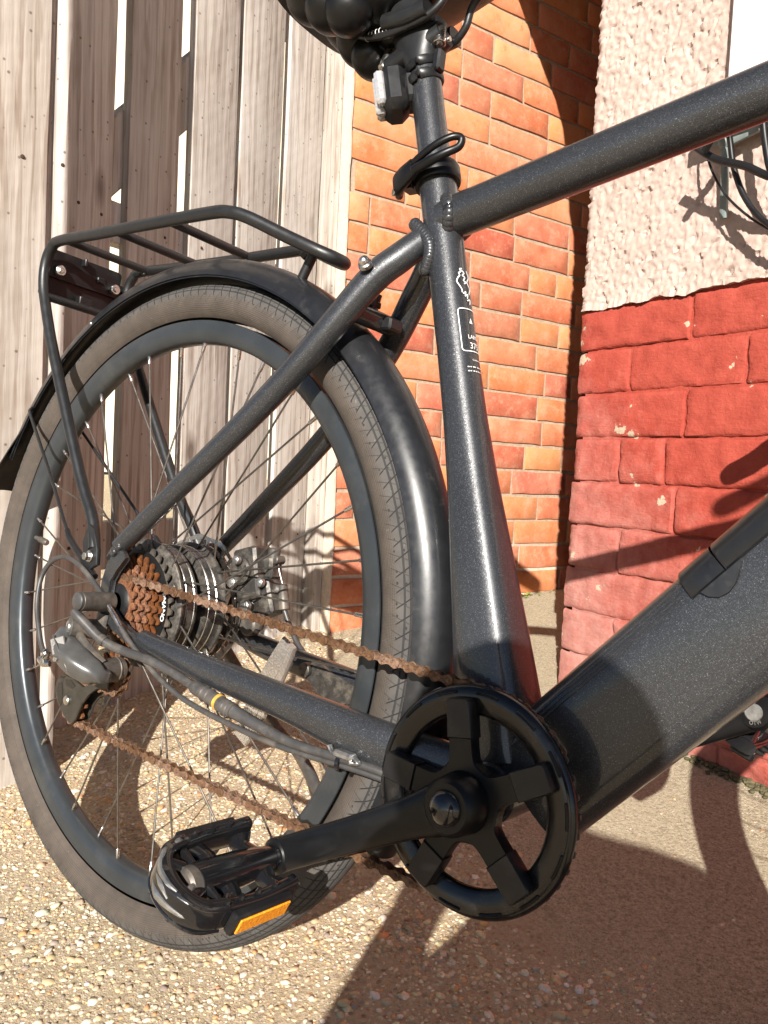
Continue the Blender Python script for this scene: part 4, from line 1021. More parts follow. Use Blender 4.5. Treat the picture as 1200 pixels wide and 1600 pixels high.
# --- chain: every link is its own piece
chn = grp('chain')
def link_mesh(inner):
    m = MB(); p = .0127; r = .0043; y = .0021 if inner else .0034; t_ = .0011
    pts = []
    for i in range(9): a = math.radians(-90 + 180 * i / 8); pts.append((p / 2 + r * math.cos(a), r * math.sin(a)))
    pts.append((0.0012, .0025)); pts.append((-.0012, .0025))
    for i in range(9): a = math.radians(90 + 180 * i / 8); pts.append((-p / 2 + r * math.cos(a), r * math.sin(a)))
    pts.append((-.0012, -.0025)); pts.append((.0012, -.0025))
    for s in (-1, 1): prism(m, pts, s * y, s * (y + t_), bev=.0004)
    for sx in (-1, 1):
        if inner: cyl(m, (sx * p / 2, -y, 0), (sx * p / 2, y, 0), .0037, seg=12)
        else: cyl(m, (sx * p / 2, -y - t_ - .0007, 0), (sx * p / 2, y + t_ + .0007, 0), .0019, seg=10, bev=.0003)
    return m.mesh('chain_link', MAT['chain'])
LI, LO = link_mesh(True), link_mesh(False)
def arc2(c, r, a0, a1, n=14): return [(c[0] + r * math.cos(math.radians(a0 + (a1 - a0) * i / (n - 1))), c[1] + r * math.sin(math.radians(a0 + (a1 - a0) * i / (n - 1)))) for i in range(n)]
Rc = .0775; cb = (BB[0], BB[2])
path = arc2(cb, Rc, 40, 92, 8) + arc2((0, 0), .0278, 88, 255, 12) + arc2((.004, -.0760), .0215, 60, -60, 8) + arc2((-.058, -.121), .0222, 100, 272, 12) + arc2(cb, Rc, 268, 320, 8)
path = np.array(path); seg = np.linalg.norm(np.diff(path, axis=0), axis=1); cum = np.concatenate([[0], np.cumsum(seg)])
ycl = lambda x: -.0505 - .0050 * max(0, min(1, 1 - x / .42))
N = int(cum[-1] / .0127)
for i in range(N):
    q0, q1 = i * .0127, (i + 1) * .0127
    a = np.array([np.interp(q0, cum, path[:, 0]), np.interp(q0, cum, path[:, 1])]); b_ = np.array([np.interp(q1, cum, path[:, 0]), np.interp(q1, cum, path[:, 1])])
    c = (a + b_) / 2; sag = 0
    t_ = np.array([b_[0] - a[0], 0, b_[1] - a[1]]); t_ /= np.linalg.norm(t_); up_ = np.cross(np.array([0, -1., 0]), t_); up_ = np.cross(t_, np.array([0, 1., 0])) * 1
    Rm_ = np.column_stack([t_, [0, 1, 0], np.cross(t_, [0, 1, 0])])
    o = link('chain_link', LI if i % 2 else LO, chn)
    pos = np.array([c[0], ycl(c[0]), c[1]]) - GC
    o.matrix_local = Matrix.Translation(Vector(pos)) @ Matrix(Rm_.tolist()).to_4x4()

# --- chainset: ring, guard, spider and cranks
cset = grp('chainset')
CB = BB + np.array([0, 0, 0])
m = MB(); n = 40 * 8; out = []; 
for i in range(n):
    f = (i % 8) / 8; r = .0785 + (.0036 if f in (0, .125, .875) else .001 if f in (.25, .75) else -.003); a = 2 * math.pi * i / n; out.append((r * math.cos(a), r * math.sin(a)))
inn = [(.064 * math.cos(2 * math.pi * i / n), .064 * math.sin(2 * math.pi * i / n)) for i in range(n)]
plate_hole(m, out, inn, -.0515, -.0495, O=BB); bp('chainring', m, 'ddark', cset)
m = MB()
lathe(m, [(.0605, -.0535), (.0605, -.0560), (.0615, -.0575), (.0640, -.0588), (.0700, -.0600), (.0725, -.0606), (.0775, -.0600), (.0805, -.0585), (.0820, -.0560), (.0820, -.0545), (.0805, -.0535)], c=BB, seg=140, close=True)
guard = bp('chain_guard', m, plain('glossy black guard', (.005, .005, .0055), .20, var=.2, scale=40, dirt=(.09, .085, .075), dirt_amt=.30, bump=.03), cset)
for k in range(14):
    a0 = 360 / 14 * k + 4; m = MB()
    pts = [(BB[0] + .0768 * math.cos(math.radians(a0 + q)), -.0602, BB[2] + .0768 * math.sin(math.radians(a0 + q))) for q in (0, 4, 8, 12)]
    loft(m, pts, [.0013] * 4, [.0013] * 4, seg=8, ref=Yax, k=3, round_cap=True); bp('guard_rib', m, 'crank', cset)
ARM = [102, 174.5, 246, 318, 30.5]
def spider():
    m = MB(); out = []; hw, web, tip = .0092, .0275, .0625
    for i in range(720):
        a = i / 2; dmin = min(abs((a - b + 180) % 360 - 180) for b in ARM)
        ra = hw / max(math.sin(math.radians(dmin)), 1e-6) if dmin < 60 else 0
        ra = min(ra, tip / math.cos(math.radians(min(dmin, 40)))); r = (ra ** 5 + web ** 5) ** (1 / 5)
        if r > .060: r = min(r, tip / math.cos(math.radians(min(dmin, 40))))
        out.append((r * math.cos(math.radians(a)), r * math.sin(math.radians(a))))
    prism(m, out, -.0560, -.0675, O=BB, bev=.0012, smooth=False); return bp('spider', m, 'crank', cset)
sp_o = spider()
for b in ARM:
    a = math.radians(b); u = np.array([math.cos(a), 0, math.sin(a)]); v = np.array([-math.sin(a), 0, math.cos(a)]); m = MB()
    pts = [(.0440, -.0103), (.0440, .0103)] + [(.0685 + .004 * math.sin(math.radians(x)), .0073 + .003 * math.cos(math.radians(x))) for x in (0, 45, 90)] + [(.0685 + .004 * math.sin(math.radians(x)), -.0073 - .003 * math.cos(math.radians(x))) for x in (90, 45, 0)]
    prism(m, pts, -.0545, -.0688, O=BB, X=u, Z=v, bev=.0012); bp('arm_cover', m, 'blacktrim', cset)
# crank arms
def crank(s, ang, ped_y):
    a = math.radians(ang); u = np.array([math.cos(a), 0, math.sin(a)]); P0 = BB + np.array([0, s * .0775, 0]); P1 = BB + u * .1730 + np.array([0, s * .0865, 0])
    m = MB(); d_ = P1 - P0
    loft(m, [P0 - u * .0015, P0 + d_ * .10, P0 + d_ * .25, P0 + d_ * .55, P0 + d_ * .85, P0 + d_ * .97], [.0085, .0082, .0074, .0068, .0072, .0074], [.0190, .0182, .0150, .0132, .0134, .0134], ex=2.7, seg=24, ref=Yax, k=4)
    cyl(m, P0 + np.array([0, s * .012, 0]), BB + np.array([0, s * .060, 0]), .0205, .0225, seg=36, bev=.0035)
    cyl(m, P1 + np.array([0, -s * .0078, 0]), P1 + np.array([0, s * .0078, 0]), .0142, seg=30, bev=.0030)
    o = bp('crank_arm', m, 'crank', cset)
    m = MB(); c = P0 + np.array([0, s * .0125, 0]); lathe(m, [(.00001, s * .0075), (.005, s * .0068), (.0095, s * .0048), (.0122, s * .0018), (.0128, -s * .001)], c=c, seg=30); bp('crank_cap', m, 'gloss', cset)
    return P1, u
P1n, un = crank(-1, 210.5, 0)
P1f, uf = crank(1, 30.5, 0)
m = MB(); cyl(m, P1f + np.array([0, -.0085, 0]), P1f + np.array([0, -.0065, 0]), .0066, seg=24, bev=.0006); bp('axle_end', m, 'alu', cset)
# stamped letters round the axle eye of the far crank, read from the camera side
def eye(x, t_, P=P1f, r=.0092):
    a = math.radians(-72) + x / r; return (P[0] + (r + t_) * math.cos(a), P[1] - .0082, P[2] + (r + t_) * math.sin(a))
bp('stamped_letters', text_mesh('WTO', .0042, lambda x, t_: eye(-x, -t_), .00005), 'alu', cset)

# --- pedals
def pedal(P1, s, tilt, lab=None):
    t_ = math.radians(tilt); X = np.array([math.cos(t_), 0, math.sin(t_)]); Z = np.array([-math.sin(t_), 0, math.cos(t_)]); Y = np.array([0, s, 0.])
    O = P1 + Y * .0095
    R_ = np.column_stack([X, Y, Z]); L_ = lambda x, y, z: O + X * x * .93 + Y * y * .93 + Z * z * .95
    pd = grp('pedal')
    m = MB(); loft(m, [L_(0, -.002, 0), L_(0, .018, 0), L_(0, .040, 0), L_(0, .085, 0)], [.0090, .0120, .0138, .0150], seg=20, k=3, ref=Z); cyl(m, L_(0, -.003, 0), L_(0, .004, 0), .0098, seg=6, bev=.001); bp('pedal_body', m, 'gloss', pd)
    # side rails, struts and the round outer bow
    m = MB()
    for sx in (-1, 1):
        loft(m, [L_(sx * .0335, .006, .002), L_(sx * .0345, .045, 0), L_(sx * .0320, .082, 0)], [.0056, .0050, .0056], [.0122, .0112, .0122], ex=3.4, seg=14, ref=X, k=4)
        for y0 in (.012, .030, .048, .066, .080):
            cyl(m, L_(sx * .0335, y0, .009), L_(sx * .0335, y0, .0165), .0028, .0018, seg=6); cyl(m, L_(sx * .0335, y0, -.009), L_(sx * .0335, y0, -.0165), .0028, .0018, seg=6)
        loft(m, [L_(sx * .006, .016, 0), L_(sx * .020, .020, 0), L_(sx * .033, .013, 0)], [.0062, .0050, .0070], [.0088, .0078, .0098], ex=3, seg=12, ref=Z, k=4)
        loft(m, [L_(sx * .008, .060, 0), L_(sx * .022, .061, 0), L_(sx * .033, .070, 0)], [.0065, .0055, .0065], [.0095, .0085, .0098], ex=3, seg=12, ref=Z, k=4)
    bow = [L_(.0340, .074, 0), L_(.0325, .086, 0), L_(.0275, .0975, 0), L_(.0160, .1065, 0), L_(0, .1095, 0), L_(-.0160, .1065, 0), L_(-.0275, .0975, 0), L_(-.0325, .086, 0), L_(-.0340, .074, 0)]
    loft(m, bow, [.0122, .0118, .0112, .0108, .0105, .0108, .0112, .0118, .0122], [.0036] * 9, ex=3.2, seg=18, ref=Z, k=5)
    for sz in (-1, 1): loft(m, [L_(x_, y_, sz * .0112) for x_, y_ in ((.0330, .078), (.0285, .0950), (.0160, .1045), (0, .1075), (-.0160, .1045), (-.0285, .0950), (-.0330, .078))], [.0022] * 7, [.0052] * 7, ex=2.6, seg=12, ref=Z, k=5)
    loft(m, [L_(-.031, .079, .004), L_(0, .0815, .006), L_(.031, .079, .004)], .0050, .0030, ex=3, seg=12, ref=Z, k=4)
    for x, y in ((.0300, .094), (.0120, .1085), (-.0120, .1085), (-.0300, .094)): loft(m, [L_(x, y, -.0135), L_(x, y, .0135)], .0022, .0026, ex=3, seg=10, k=1)
    for sx in (-1, 1): loft(m, [L_(sx * .008, .083, .003), L_(sx * .014, .095, .006), L_(sx * .018, .104, .008)], .0050, .0060, ex=3, seg=10, ref=Z, k=3)
    bp('pedal_cage', m, 'gloss', pd)
    m = MB(); lathe(m, [(.00001, .0890), (.0115, .0885), (.0138, .0862), (.0138, .076)], c=O, axis=Y, seg=24); bp('dust_cap', m, 'ddark', pd)
    m = MB(); r = random.Random(4)                                  # bare alloy where the bow has been scuffed
    for (pp, dz, w_) in (([(-.0305, .0915), (-.0270, .0990), (-.0160, .1078), (0, .1108), (.010, .1098)], .0112, 1.0), ([(.029, .0965), (.020, .1050), (.008, .1095)], .0095, .8), ([(.030, .0955), (.017, .1075), (-.004, .1115), (-.018, .1075)], -.0030, 1.1), ([(-.020, .1060), (-.006, .1112), (.006, .1112)], .0035, 1.2), ([(-.033, .072), (-.0325, .082), (-.030, .090)], .0120, .8)):
        n_ = len(pp); loft(m, [L_(x, y + .0016, dz + .0016 * math.sin(i * 2.1)) for i, (x, y) in enumerate(pp)], [.0010] + [.0030 * w_ if i % 2 else .0019 * w_ for i in range(n_ - 2)] + [.0007], [.0011] + [.0020] * (n_ - 2) + [.0008], seg=8, ref=Z, k=5)
    for k in range(9): loft(m, [L_(-.034 + r.uniform(-.002, .002), y, .0100), L_(-.034, y + .004, .0104)], .0011, seg=6, k=1) if (y := r.uniform(.01, .08)) else None
    loft(m, [L_(.006, .088, .0085), L_(.010, .098, .0095), L_(.017, .1035, .0105)], [.0022, .0030, .002], seg=8, k=4)
    bp('bare_scuff', m, 'alu', pd)
    for sx in (-1, 1):
        m = MB(); box(m, L_(sx * .0415, .045, -.001), (.0085, .058, .0185), R_, .0018); bp('reflector_housing', m, 'blacktrim', pd)
        m = MB(); box(m, L_(sx * .0462, .045, -.001), (.0022, .049, .0130), R_, .0006); bp('pedal_reflector', m, 'orange', pd)
    return pd
pedal(P1n, -1, -24)
pedal(P1f, 1, 72)

# --- rear derailleur
der = grp('rear_derailleur')
m = MB(); cyl(m, (.004, -.070, .001), (.007, -.110, .002), .0104, .0098, seg=28, bev=.001); axn = bp('axle_nut_cover', m, 'ddark', der)
m = MB(); lathe(m, [(.00001, -.0035), (.0075, -.0033), (.0092, -.0018), (.0094, .001)], c=(.007, -.110, .002), seg=28); bp('cap', m, 'cable', axn)
m = MB(); cyl(m, (-.006, -.066, -.031), (-.018, -.102, -.029), .0108, .0102, seg=26, bev=.0015); loft(m, [(-.004, -.072, -.012), (-.007, -.072, -.030)], .005, .009, seg=12, k=1, ref=Yax); kn = bp('upper_knuckle', m, 'ddark', der)
m = MB(); lathe(m, [(.0026, -.0012), (.0062, -.0016), (.0070, -.0004), (.0070, .002)], c=(-.018, -.102, -.029), axis=(.33, .94, -.05), seg=24); lathe(m, [(.00001, .001), (.0028, .001), (.0028, -.0012)], c=(-.018, -.102, -.029), axis=(.33, .94, -.05), seg=6); bp('pivot_bolt', m, 'alu', kn)
m = MB()
loft(m, [(-.024, -.100, -.036), (-.020, -.104, -.045), (-.006, -.106, -.053), (.012, -.103, -.061), (.027, -.094, -.068), (.030, -.084, -.070)], [.0085, .0120, .0138, .0132, .0105, .007], [.0060, .0095, .0115, .0130, .0125, .009], ex=3.8, seg=22, ref=(.2, 1, .3), k=4, round_cap=True)
bod = bp('derailleur_body', m, 'deral', der)
pc = np.array([-.0090, -.1155, -.0465]); no_ = np.array([.52, -.80, .28]); no_ /= np.linalg.norm(no_)
tx_ = np.array([.50, .0, -.86]); tx_ -= no_ * (tx_ @ no_); tx_ /= np.linalg.norm(tx_); ty_ = np.cross(no_, tx_)
m = MB(); box(m, pc, (.0175, .0150, .0040), np.column_stack([tx_, ty_, no_]), .0010); bp('name_plate', m, plain('pale grey name plate', (.13, .127, .118), .5, metal=.2, var=.1, dirt=(.2, .16, .12), dirt_amt=.4), bod)
bp('lettering', text_mesh('ALTUS', .0050, lambda x, t_: tuple(pc + no_ * .0022 + tx_ * x + ty_ * (t_ - .0055)), .00006), 'ddark', bod)
m = MB(); loft(m, [(-.019, -.1175, -.0370), (-.003, -.1195, -.0480), (.004, -.1185, -.0545)], .0009, seg=6, k=3); loft(m, [(-.026, -.113, -.049), (-.012, -.118, -.0560), (-.002, -.1175, -.0610)], .0009, seg=6, k=3); bp('seam', m, 'ddark', bod)
m = MB(); cyl(m, (.022, -.094, -.069), (.020, -.058, -.067), .0128, .0122, seg=30, bev=.0012); lathe(m, [(.0126, -.001), (.0134, 0), (.0126, .001)], c=(.0205, -.066, -.0674), seg=30); bp('lower_knuckle', m, 'ddark', der)
m = MB(); loft(m, [(-.016, -.094, -.031), (.004, -.092, -.046), (.026, -.084, -.060)], [.004, .004, .004], [.0055, .0062, .0055], ex=3, seg=12, ref=(.2, 1, .3), k=3); bp('link_plate', m, 'ddark', bod)
for c_ in ((-.004, -.1195, -.0590), (.0235, -.1055, -.0640)):
    m = MB(); cyl(m, np.array(c_), np.array(c_) + np.array([.0008, -.0022, 0]), .0026, seg=14, bev=.0004); bp('link_pin', m, 'steel', bod)
m = MB(); loft(m, [(.004, -.1175, -.0530), (.012, -.1150, -.0660), (.013, -.1050, -.0740)], .0013, .0007, seg=6, k=4); bp('seam', m, 'ddark', bod)
m = MB(); box(m, (-.030, -.098, -.056), (.014, .016, .020), RY(math.radians(-25)), .003); bp('clamp_block', m, 'ddark', der)
def shift(pts): return [(x - .0105, z - .0045) for x, z in pts]
outl = shift([(-.076, -.099), (-.066, -.090), (-.050, -.0885), (-.034, -.0925), (-.022, -.0945), (-.008, -.0865), (.008, -.078), (.022, -.078), (.022, -.086), (.004, -.0895), (-.010, -.0995), (-.021, -.113), (-.029, -.132), (-.036, -.1385), (-.045, -.1375), (-.060, -.1285), (-.070, -.121), (-.0775, -.111)])
m = MB(); prism(m, outl, -.0625, -.0655, bev=.0008); cg = bp('outer_cage', m, 'cage', der)
m = MB(); prism(m, outl, -.0470, -.0490, bev=.0006); bp('inner_cage', m, 'cage', der)
win = shift([(-.0705, -.1005), (-.0640, -.0985), (-.0600, -.1065), (-.0585, -.1190), (-.0600, -.1245), (-.0665, -.1195), (-.0710, -.1105)])
m = MB(); prism(m, win, -.0652, -.0660); bp('dark_cutout_plate', m, 'gloss', cg)  # solid black plate on the cage, standing in for a dark opening
win2 = shift([(-.058, -.0935), (-.047, -.0925), (-.037, -.0965), (-.043, -.1010), (-.055, -.1000)])
m = MB(); prism(m, win2, -.0652, -.0660); bp('dark_cutout_plate', m, 'gloss', cg)  # second black plate painted as the dark of a cut-out
m = MB(); cyl(m, (-.058, -.064, -.1195), (-.058, -.0690, -.1195), .0052, seg=20, bev=.001); bp('pulley_bolt', m, 'steel', cg)
for (c, y) in (((-.058, -.121), -.0575), ((.004, -.0760), -.0575)):
    m = MB(); n = 11 * 8; o1 = []; 
    for i in range(n):
        f = (i % 8) / 8; r = .0205 + (.0042 if f in (0, .125, .875) else .001 if f in (.25, .75) else -.0028); a = 2 * math.pi * i / n; o1.append((r * math.cos(a), r * math.sin(a)))
    plate_hole(m, o1, [(.0125 * math.cos(2 * math.pi * i / n), .0125 * math.sin(2 * math.pi * i / n)) for i in range(n)], y + .0015, y - .0015, O=(c[0], 0, c[1]))
    cyl(m, (c[0], y - .002, c[1]), (c[0], y + .002, c[1]), .0075, seg=20)
    for k in range(5): a = 2 * math.pi * k / 5; loft(m, [(c[0] + .006 * math.cos(a), y, c[1] + .006 * math.sin(a)), (c[0] + .0135 * math.cos(a), y, c[1] + .0135 * math.sin(a))], .0012, .0024, seg=8, k=1, ref=Yax)
    bp('jockey_wheel', m, 'rust', der)
m = MB(); cyl(m, (-.045, -.106, -.060), (-.055, -.103, -.074), .0042, .0048, seg=14, bev=.001); loft(m, [(-.052, -.110, -.070), (-.040, -.112, -.072), (-.030, -.110, -.070)], .0022, .0035, seg=10); cyl(m, (-.040, -.114, -.070), (-.040, -.107, -.0705), .0042, seg=6, bev=.0005); bp('cable_clamp', m, 'steel', der)
m = MB(); loft(m, [(-.040, -.112, -.071), (-.050, -.114, -.078), (-.056, -.113, -.077)], .0007, seg=6); bp('wire_end', m, 'steel', der)
# cables along the stay
CP = [(-.052, -.101, -.071), (-.068, -.100, -.059), (-.080, -.099, -.043), (-.096, -.096, -.020), (-.1045, -.091, .008), (-.096, -.087, .028), (-.075, -.084, .0375), (-.052, -.082, .034), (-.028, -.080, .023), (.008, -.079, .002), (.053, -.078, -.029), (.108, -.074, -.057), (.152, -.069, -.0705), (.225, -.067, -.0765), (.281, -.065, -.0775), (.349, -.060, -.0745), (.400, -.050, -.077)]
m = MB(); loft(m, CP, .0027, seg=12, k=5); c1 = bp('gear_cable', m, 'cable')
m = MB(); cyl(m, (-.0495, -.1015, -.0725), (-.0545, -.1008, -.0690), .0044, seg=14, bev=.0006); loft(m, [(.017, -.0815, -.001), (.030, -.0812, -.010), (.040, -.0808, -.018)], [.0026, .0030, .0026], seg=10, k=3); bp('ferrule', m, 'steel', c1)
MC = [(.003, -.111, -.009), (.010, -.109, -.0135), (.020, -.105, -.0205), (.039, -.098, -.032), (.062, -.090, -.0375), (.097, -.084, -.0395), (.132, -.079, -.0450), (.160, -.076, -.0515)]
m = MB(); loft(m, MC, [.0048, .0050, .0050, .0048, .0046, .0044, .0042, .0042], seg=14, k=4); mc = bp('motor_cable', m, 'cable')
m = MB(); loft(m, [(.036, -.0990, -.0305), (.042, -.0968, -.0330)], .0056, seg=14, k=1); bp('cable_collar', m, 'ddark', mc)
m = MB(); loft(m, [(.158, -.0755, -.0510), (.163, -.0755, -.052), (.180, -.0750, -.0545), (.198, -.0748, -.0580), (.216, -.0744, -.0605)], [.0050, .0066, .0066, .0070, .0070], seg=18, k=3)
for q in (.176, .183, .206, .211): lathe(m, [(.0066, -.0014), (.0078, 0), (.0066, .0014)], c=(q, -.0748, -.0515 - .0090 * (q - .16) / .05), axis=(.97, .01, -.16), seg=18)
cn = bp('cable_connector', m, 'cable', mc)
m = MB(); lathe(m, [(.0070, -.0018), (.0076, -.0015), (.0076, .0015), (.0070, .0018)], c=(.1955, -.0748, -.0574), axis=(.97, .01, -.17), seg=18); bp('yellow_band', m, plain('yellow band', (.55, .30, .05), .5, var=.3, scale=200, dirt=(.15, .12, .10), dirt_amt=.5), mc)
m = MB(); loft(m, [(.214, -.0744, -.0603), (.245, -.071, -.0655), (.285, -.067, -.0705), (.349, -.061, -.0690), (.400, -.050, -.0715)], [.0064, .0052, .0042, .0036, .0036], seg=12, k=4); bp('motor_lead', m, 'cable', mc)
m = MB(); box(m, (.340, -.0640, -.0650), (.020, .010, .0065), bev=.002); loft(m, [(.324, -.0655, -.0615), (.330, -.0665, -.0655), (.340, -.0660, -.0640)], .0028, .0015, seg=8); loft(m, [(.350, -.0650, -.0635), (.356, -.0655, -.067), (.348, -.0660, -.069)], .0028, .0015, seg=8); bp('cable_guide', m, 'alu')
m = MB(); lathe(m, [(.0068, -.0018), (.0078, -.0016), (.0078, .0016), (.0068, .0018)], c=(.335, -.0615, -.0725), axis=(1, .1, 0), seg=14); bp('zip_tie', m, 'gloss', mc)

# --- disc brake on the far side
brake = grp('disc_brake')
m = MB(); n = 288; o1 = [((.0795 + .0012 * math.sin(12 * 2 * math.pi * i / n)) * np.array([math.cos(2 * math.pi * i / n), math.sin(2 * math.pi * i / n)])) for i in range(n)]; o2 = [(.0745 * math.cos(2 * math.pi * i / n), .0745 * math.sin(2 * math.pi * i / n)) for i in range(n)]
plate_hole(m, o1, o2, .0440, .0458)
o3 = [(.0685 * math.cos(2 * math.pi * i / n), .0685 * math.sin(2 * math.pi * i / n)) for i in range(n)]; o4 = [((.0625 + .0015 * math.sin(12 * 2 * math.pi * i / n)) * np.array([math.cos(2 * math.pi * i / n), math.sin(2 * math.pi * i / n)])) for i in range(n)]
plate_hole(m, o3, o4, .0440, .0458)
for k in range(30):
    a = 2 * math.pi * k / 30; u = np.array([math.cos(a), 0, math.sin(a)]); v = np.array([-math.sin(a), 0, math.cos(a)]); loft(m, [u * .0675 + np.array([0, .0449, 0]), u * .0755 + v * .0015 + np.array([0, .0449, 0])], .0009, .0026, seg=6, k=1, ref=Yax)
for k in range(6):
    a = 2 * math.pi * k / 6; b = a + .5; loft(m, [(.024 * math.cos(a), .0449, .024 * math.sin(a)), (.063 * math.cos(b), .0449, .063 * math.sin(b))], .0009, .0045, seg=6, k=1, ref=Yax)
bp('brake_disc', m, 'steel', brake)
def bx(mb, c, s_, ry=0, bev=.003): box(mb, c, s_, RY(math.radians(ry)), bev)
m = MB(); bx(m, (.078, .058, .046), (.036, .030, .058), 18); bx(m, (.100, .062, .022), (.030, .024, .040), 25); bx(m, (.062, .060, .010), (.026, .022, .040), -15); bx(m, (.096, .066, .056), (.016, .020, .026), 8)
cyl(m, (.072, .038, .048), (.072, .076, .048), .0160, seg=22, bev=.002); bp('caliper', m, 'hub', brake)
for (x, y, z, r) in ((.066, .041, .034, .0062), (.090, .043, .012, .0068), (.074, .036, .060, .0048), (.104, .047, .040, .0052)):
    m = MB(); cyl(m, (x, y, z), (x, y - .007, z), r, seg=18, bev=.001); cyl(m, (x, y - .007, z), (x, y - .0074, z), r * .5, seg=6); bp('bolt', m, 'alu', brake)
m = MB(); loft(m, [(.082, .058, .014), (.092, .060, .030), (.104, .064, .034), (.116, .066, .035)], [.003, .003, .003, .004], [.0075, .006, .0055, .006], seg=12, ref=Yax); bp('brake_arm', m, 'alu', brake)
m = MB(); cyl(m, (.115, .067, .040), (.122, .068, .013), .0052, .0066, seg=18, bev=.001); bp('barrel_adjuster', m, 'ddark', brake)
m = MB(); loft(m, [(.104, .066, .066), (.108, .066, .054), (.115, .067, .040)], .0008, seg=6); bp('inner_wire', m, 'steel', brake)
m = MB(); cyl(m, (.098, .064, .066), (.098, .064, .078), .0070, seg=16, bev=.001); cyl(m, (.104, .060, .066), (.106, .072, .066), .0050, seg=14, bev=.001); bp('adjuster_knob', m, 'ddark', brake)
m = MB(); loft(m, [(.122, .068, .013), (.132, .069, -.002), (.150, .068, -.020), (.180, .066, -.035), (.240, .062, -.045), (.330, .054, -.052), (.400, .042, -.060)], .0030, seg=10); bp('brake_cable', m, 'cable', brake)
m = MB(); prism(m, [(.046, .002), (.070, -.018), (.104, -.012), (.112, .012), (.098, .018), (.076, .004), (.060, .018)], .050, .058, bev=.001); cyl(m, (.086, .048, -.010), (.086, .062, -.010), .0125, seg=20, bev=.002); bp('caliper_mount', m, 'ddark', brake)

# --- kickstand
m = MB(); prism(m, [(.180, -.034), (.196, -.026), (.222, -.034), (.262, -.040), (.262, -.054), (.232, -.064), (.204, -.058), (.186, -.046)], .046, .058, bev=.002); cyl(m, (.187, .040, -.037), (.187, .062, -.037), .0075, seg=18, bev=.001); ks = bp('stand_bracket', m, 'hub')
m = MB(); loft(m, [(.006, .080, -.036), (.006, .100, -.062), (.004, .190, -.152), (.018, .238, -.200)], [.006, .0062, .006, .006], [.0085, .0112, .0116, .0112], ex=3.4, seg=16, ref=(.2, .7, .6), k=3); kk = bp('kickstand', m, 'ddark')
m = MB(); loft(m, [(.0185, .2390, -.2010), (.030, .258, -.232), (.042, .272, -.272), (.046, .277, -.304)], [.0066, .0072, .0085, .010], [.0116, .0120, .0125, .013], ex=3.4, seg=16, ref=(.2, .7, .6), k=3); bp('stand_foot', m, 'cable', kk)

# --- seat post, clamp, lamp, saddle
def sp_(z): return st(z)
m = MB(); loft(m, [sp_(.40), sp_(.545)], .0146, seg=36, k=1); post = bp('seat_post', m, 'paint')
m = MB(); loft(m, [sp_(.542), sp_(.552), sp_(.566), sp_(.580)], [.0150, .0165, .0175, .0180], [.0150, .0175, .0235, .0260], ex=[2, 2.2, 2.6, 2.8], seg=30, ref=Yax, k=4); loft(m, [sp_(.556) + np.array([-.036, 0, -.004]), sp_(.562), sp_(.570) + np.array([.026, 0, .002])], [.0135, .0165, .0130], [.0090, .0130, .0095], ex=2.4, seg=22, ref=Yax, k=4)
for sy in (-1, 1): loft(m, [(.236, sy * .022, .583), (.262, sy * .022, .581), (.284, sy * .022, .584)], .0098, .0080, ex=2.6, seg=16, ref=Yax, k=3)
loft(m, [(.262, -.030, .585), (.262, .030, .585)], .016, .010, ex=2.6, seg=16, k=1, ref=(1, 0, 0)); head = bp('post_head', m, 'rack', post)
for (x, z, dx) in ((.229, .5575, -.004), (.2855, .5655, .003)):
    m = MB(); cyl(m, (x, -.004, z + .012), (x + dx, -.006, z - .006), .0046, .0060, seg=18, bev=.0006); cyl(m, (x + dx, -.006, z - .006), (x + dx * 1.3, -.0062, z - .0075), .0030, seg=6); bp('clamp_bolt', m, 'steel', head)
    m = MB(); cyl(m, (x - .010, 0, z - .001), (x + .010, 0, z + .001), .0024, seg=10); bp('barrel_nut', m, 'steel', head)
m = MB(); cl = st(.4375); axs = np.array([-.289, 0, .957])
lathe(m, [(.0165, -.0085), (.0205, -.0085), (.0215, -.006), (.0215, .005), (.0200, .0085), (.0150, .0090)], c=cl, axis=axs, seg=44); box(m, cl + np.array([-.0265, -.002, -.002]), (.018, .020, .0150), bev=.003); qc = bp('seat_clamp', m, 'crank')
# quick release lever: root, two strands and the loop at its end
m = MB()
root = [(.2685, -.0095, .4270), (.2740, -.0190, .4275), (.2860, -.0255, .4310), (.2980, -.0290, .4360)]
loft(m, root, [.0042, .0045, .0040, .0036], [.0090, .0095, .0090, .0075], ex=2.8, seg=18, ref=(.3, -.9, 0), k=4)
loft(m, [(.2960, -.0290, .4390), (.3080, -.0312, .4445), (.3220, -.0300, .4520), (.3330, -.0255, .4575), (.3385, -.0205, .4575), (.3375, -.0210, .4500), (.3290, -.0270, .4435), (.3150, -.0305, .4370), (.2980, -.0290, .4325)], [.0030] * 9, [.0034, .0034, .0034, .0034, .0034, .0034, .0036, .0042, .0044], seg=12, k=4, round_cap=True)
lv = bp('release_lever', m, 'crank', qc)
for (x, y, z, r) in ((.2700, -.0165, .4315, .0036), (.2705, -.0165, .4225, .0042)):
    m = MB(); cyl(m, (x + .001, y + .002, z), (x - .0015, y - .0022, z), r, seg=16, bev=.0006); bp('pivot_pin', m, 'steel', lv)
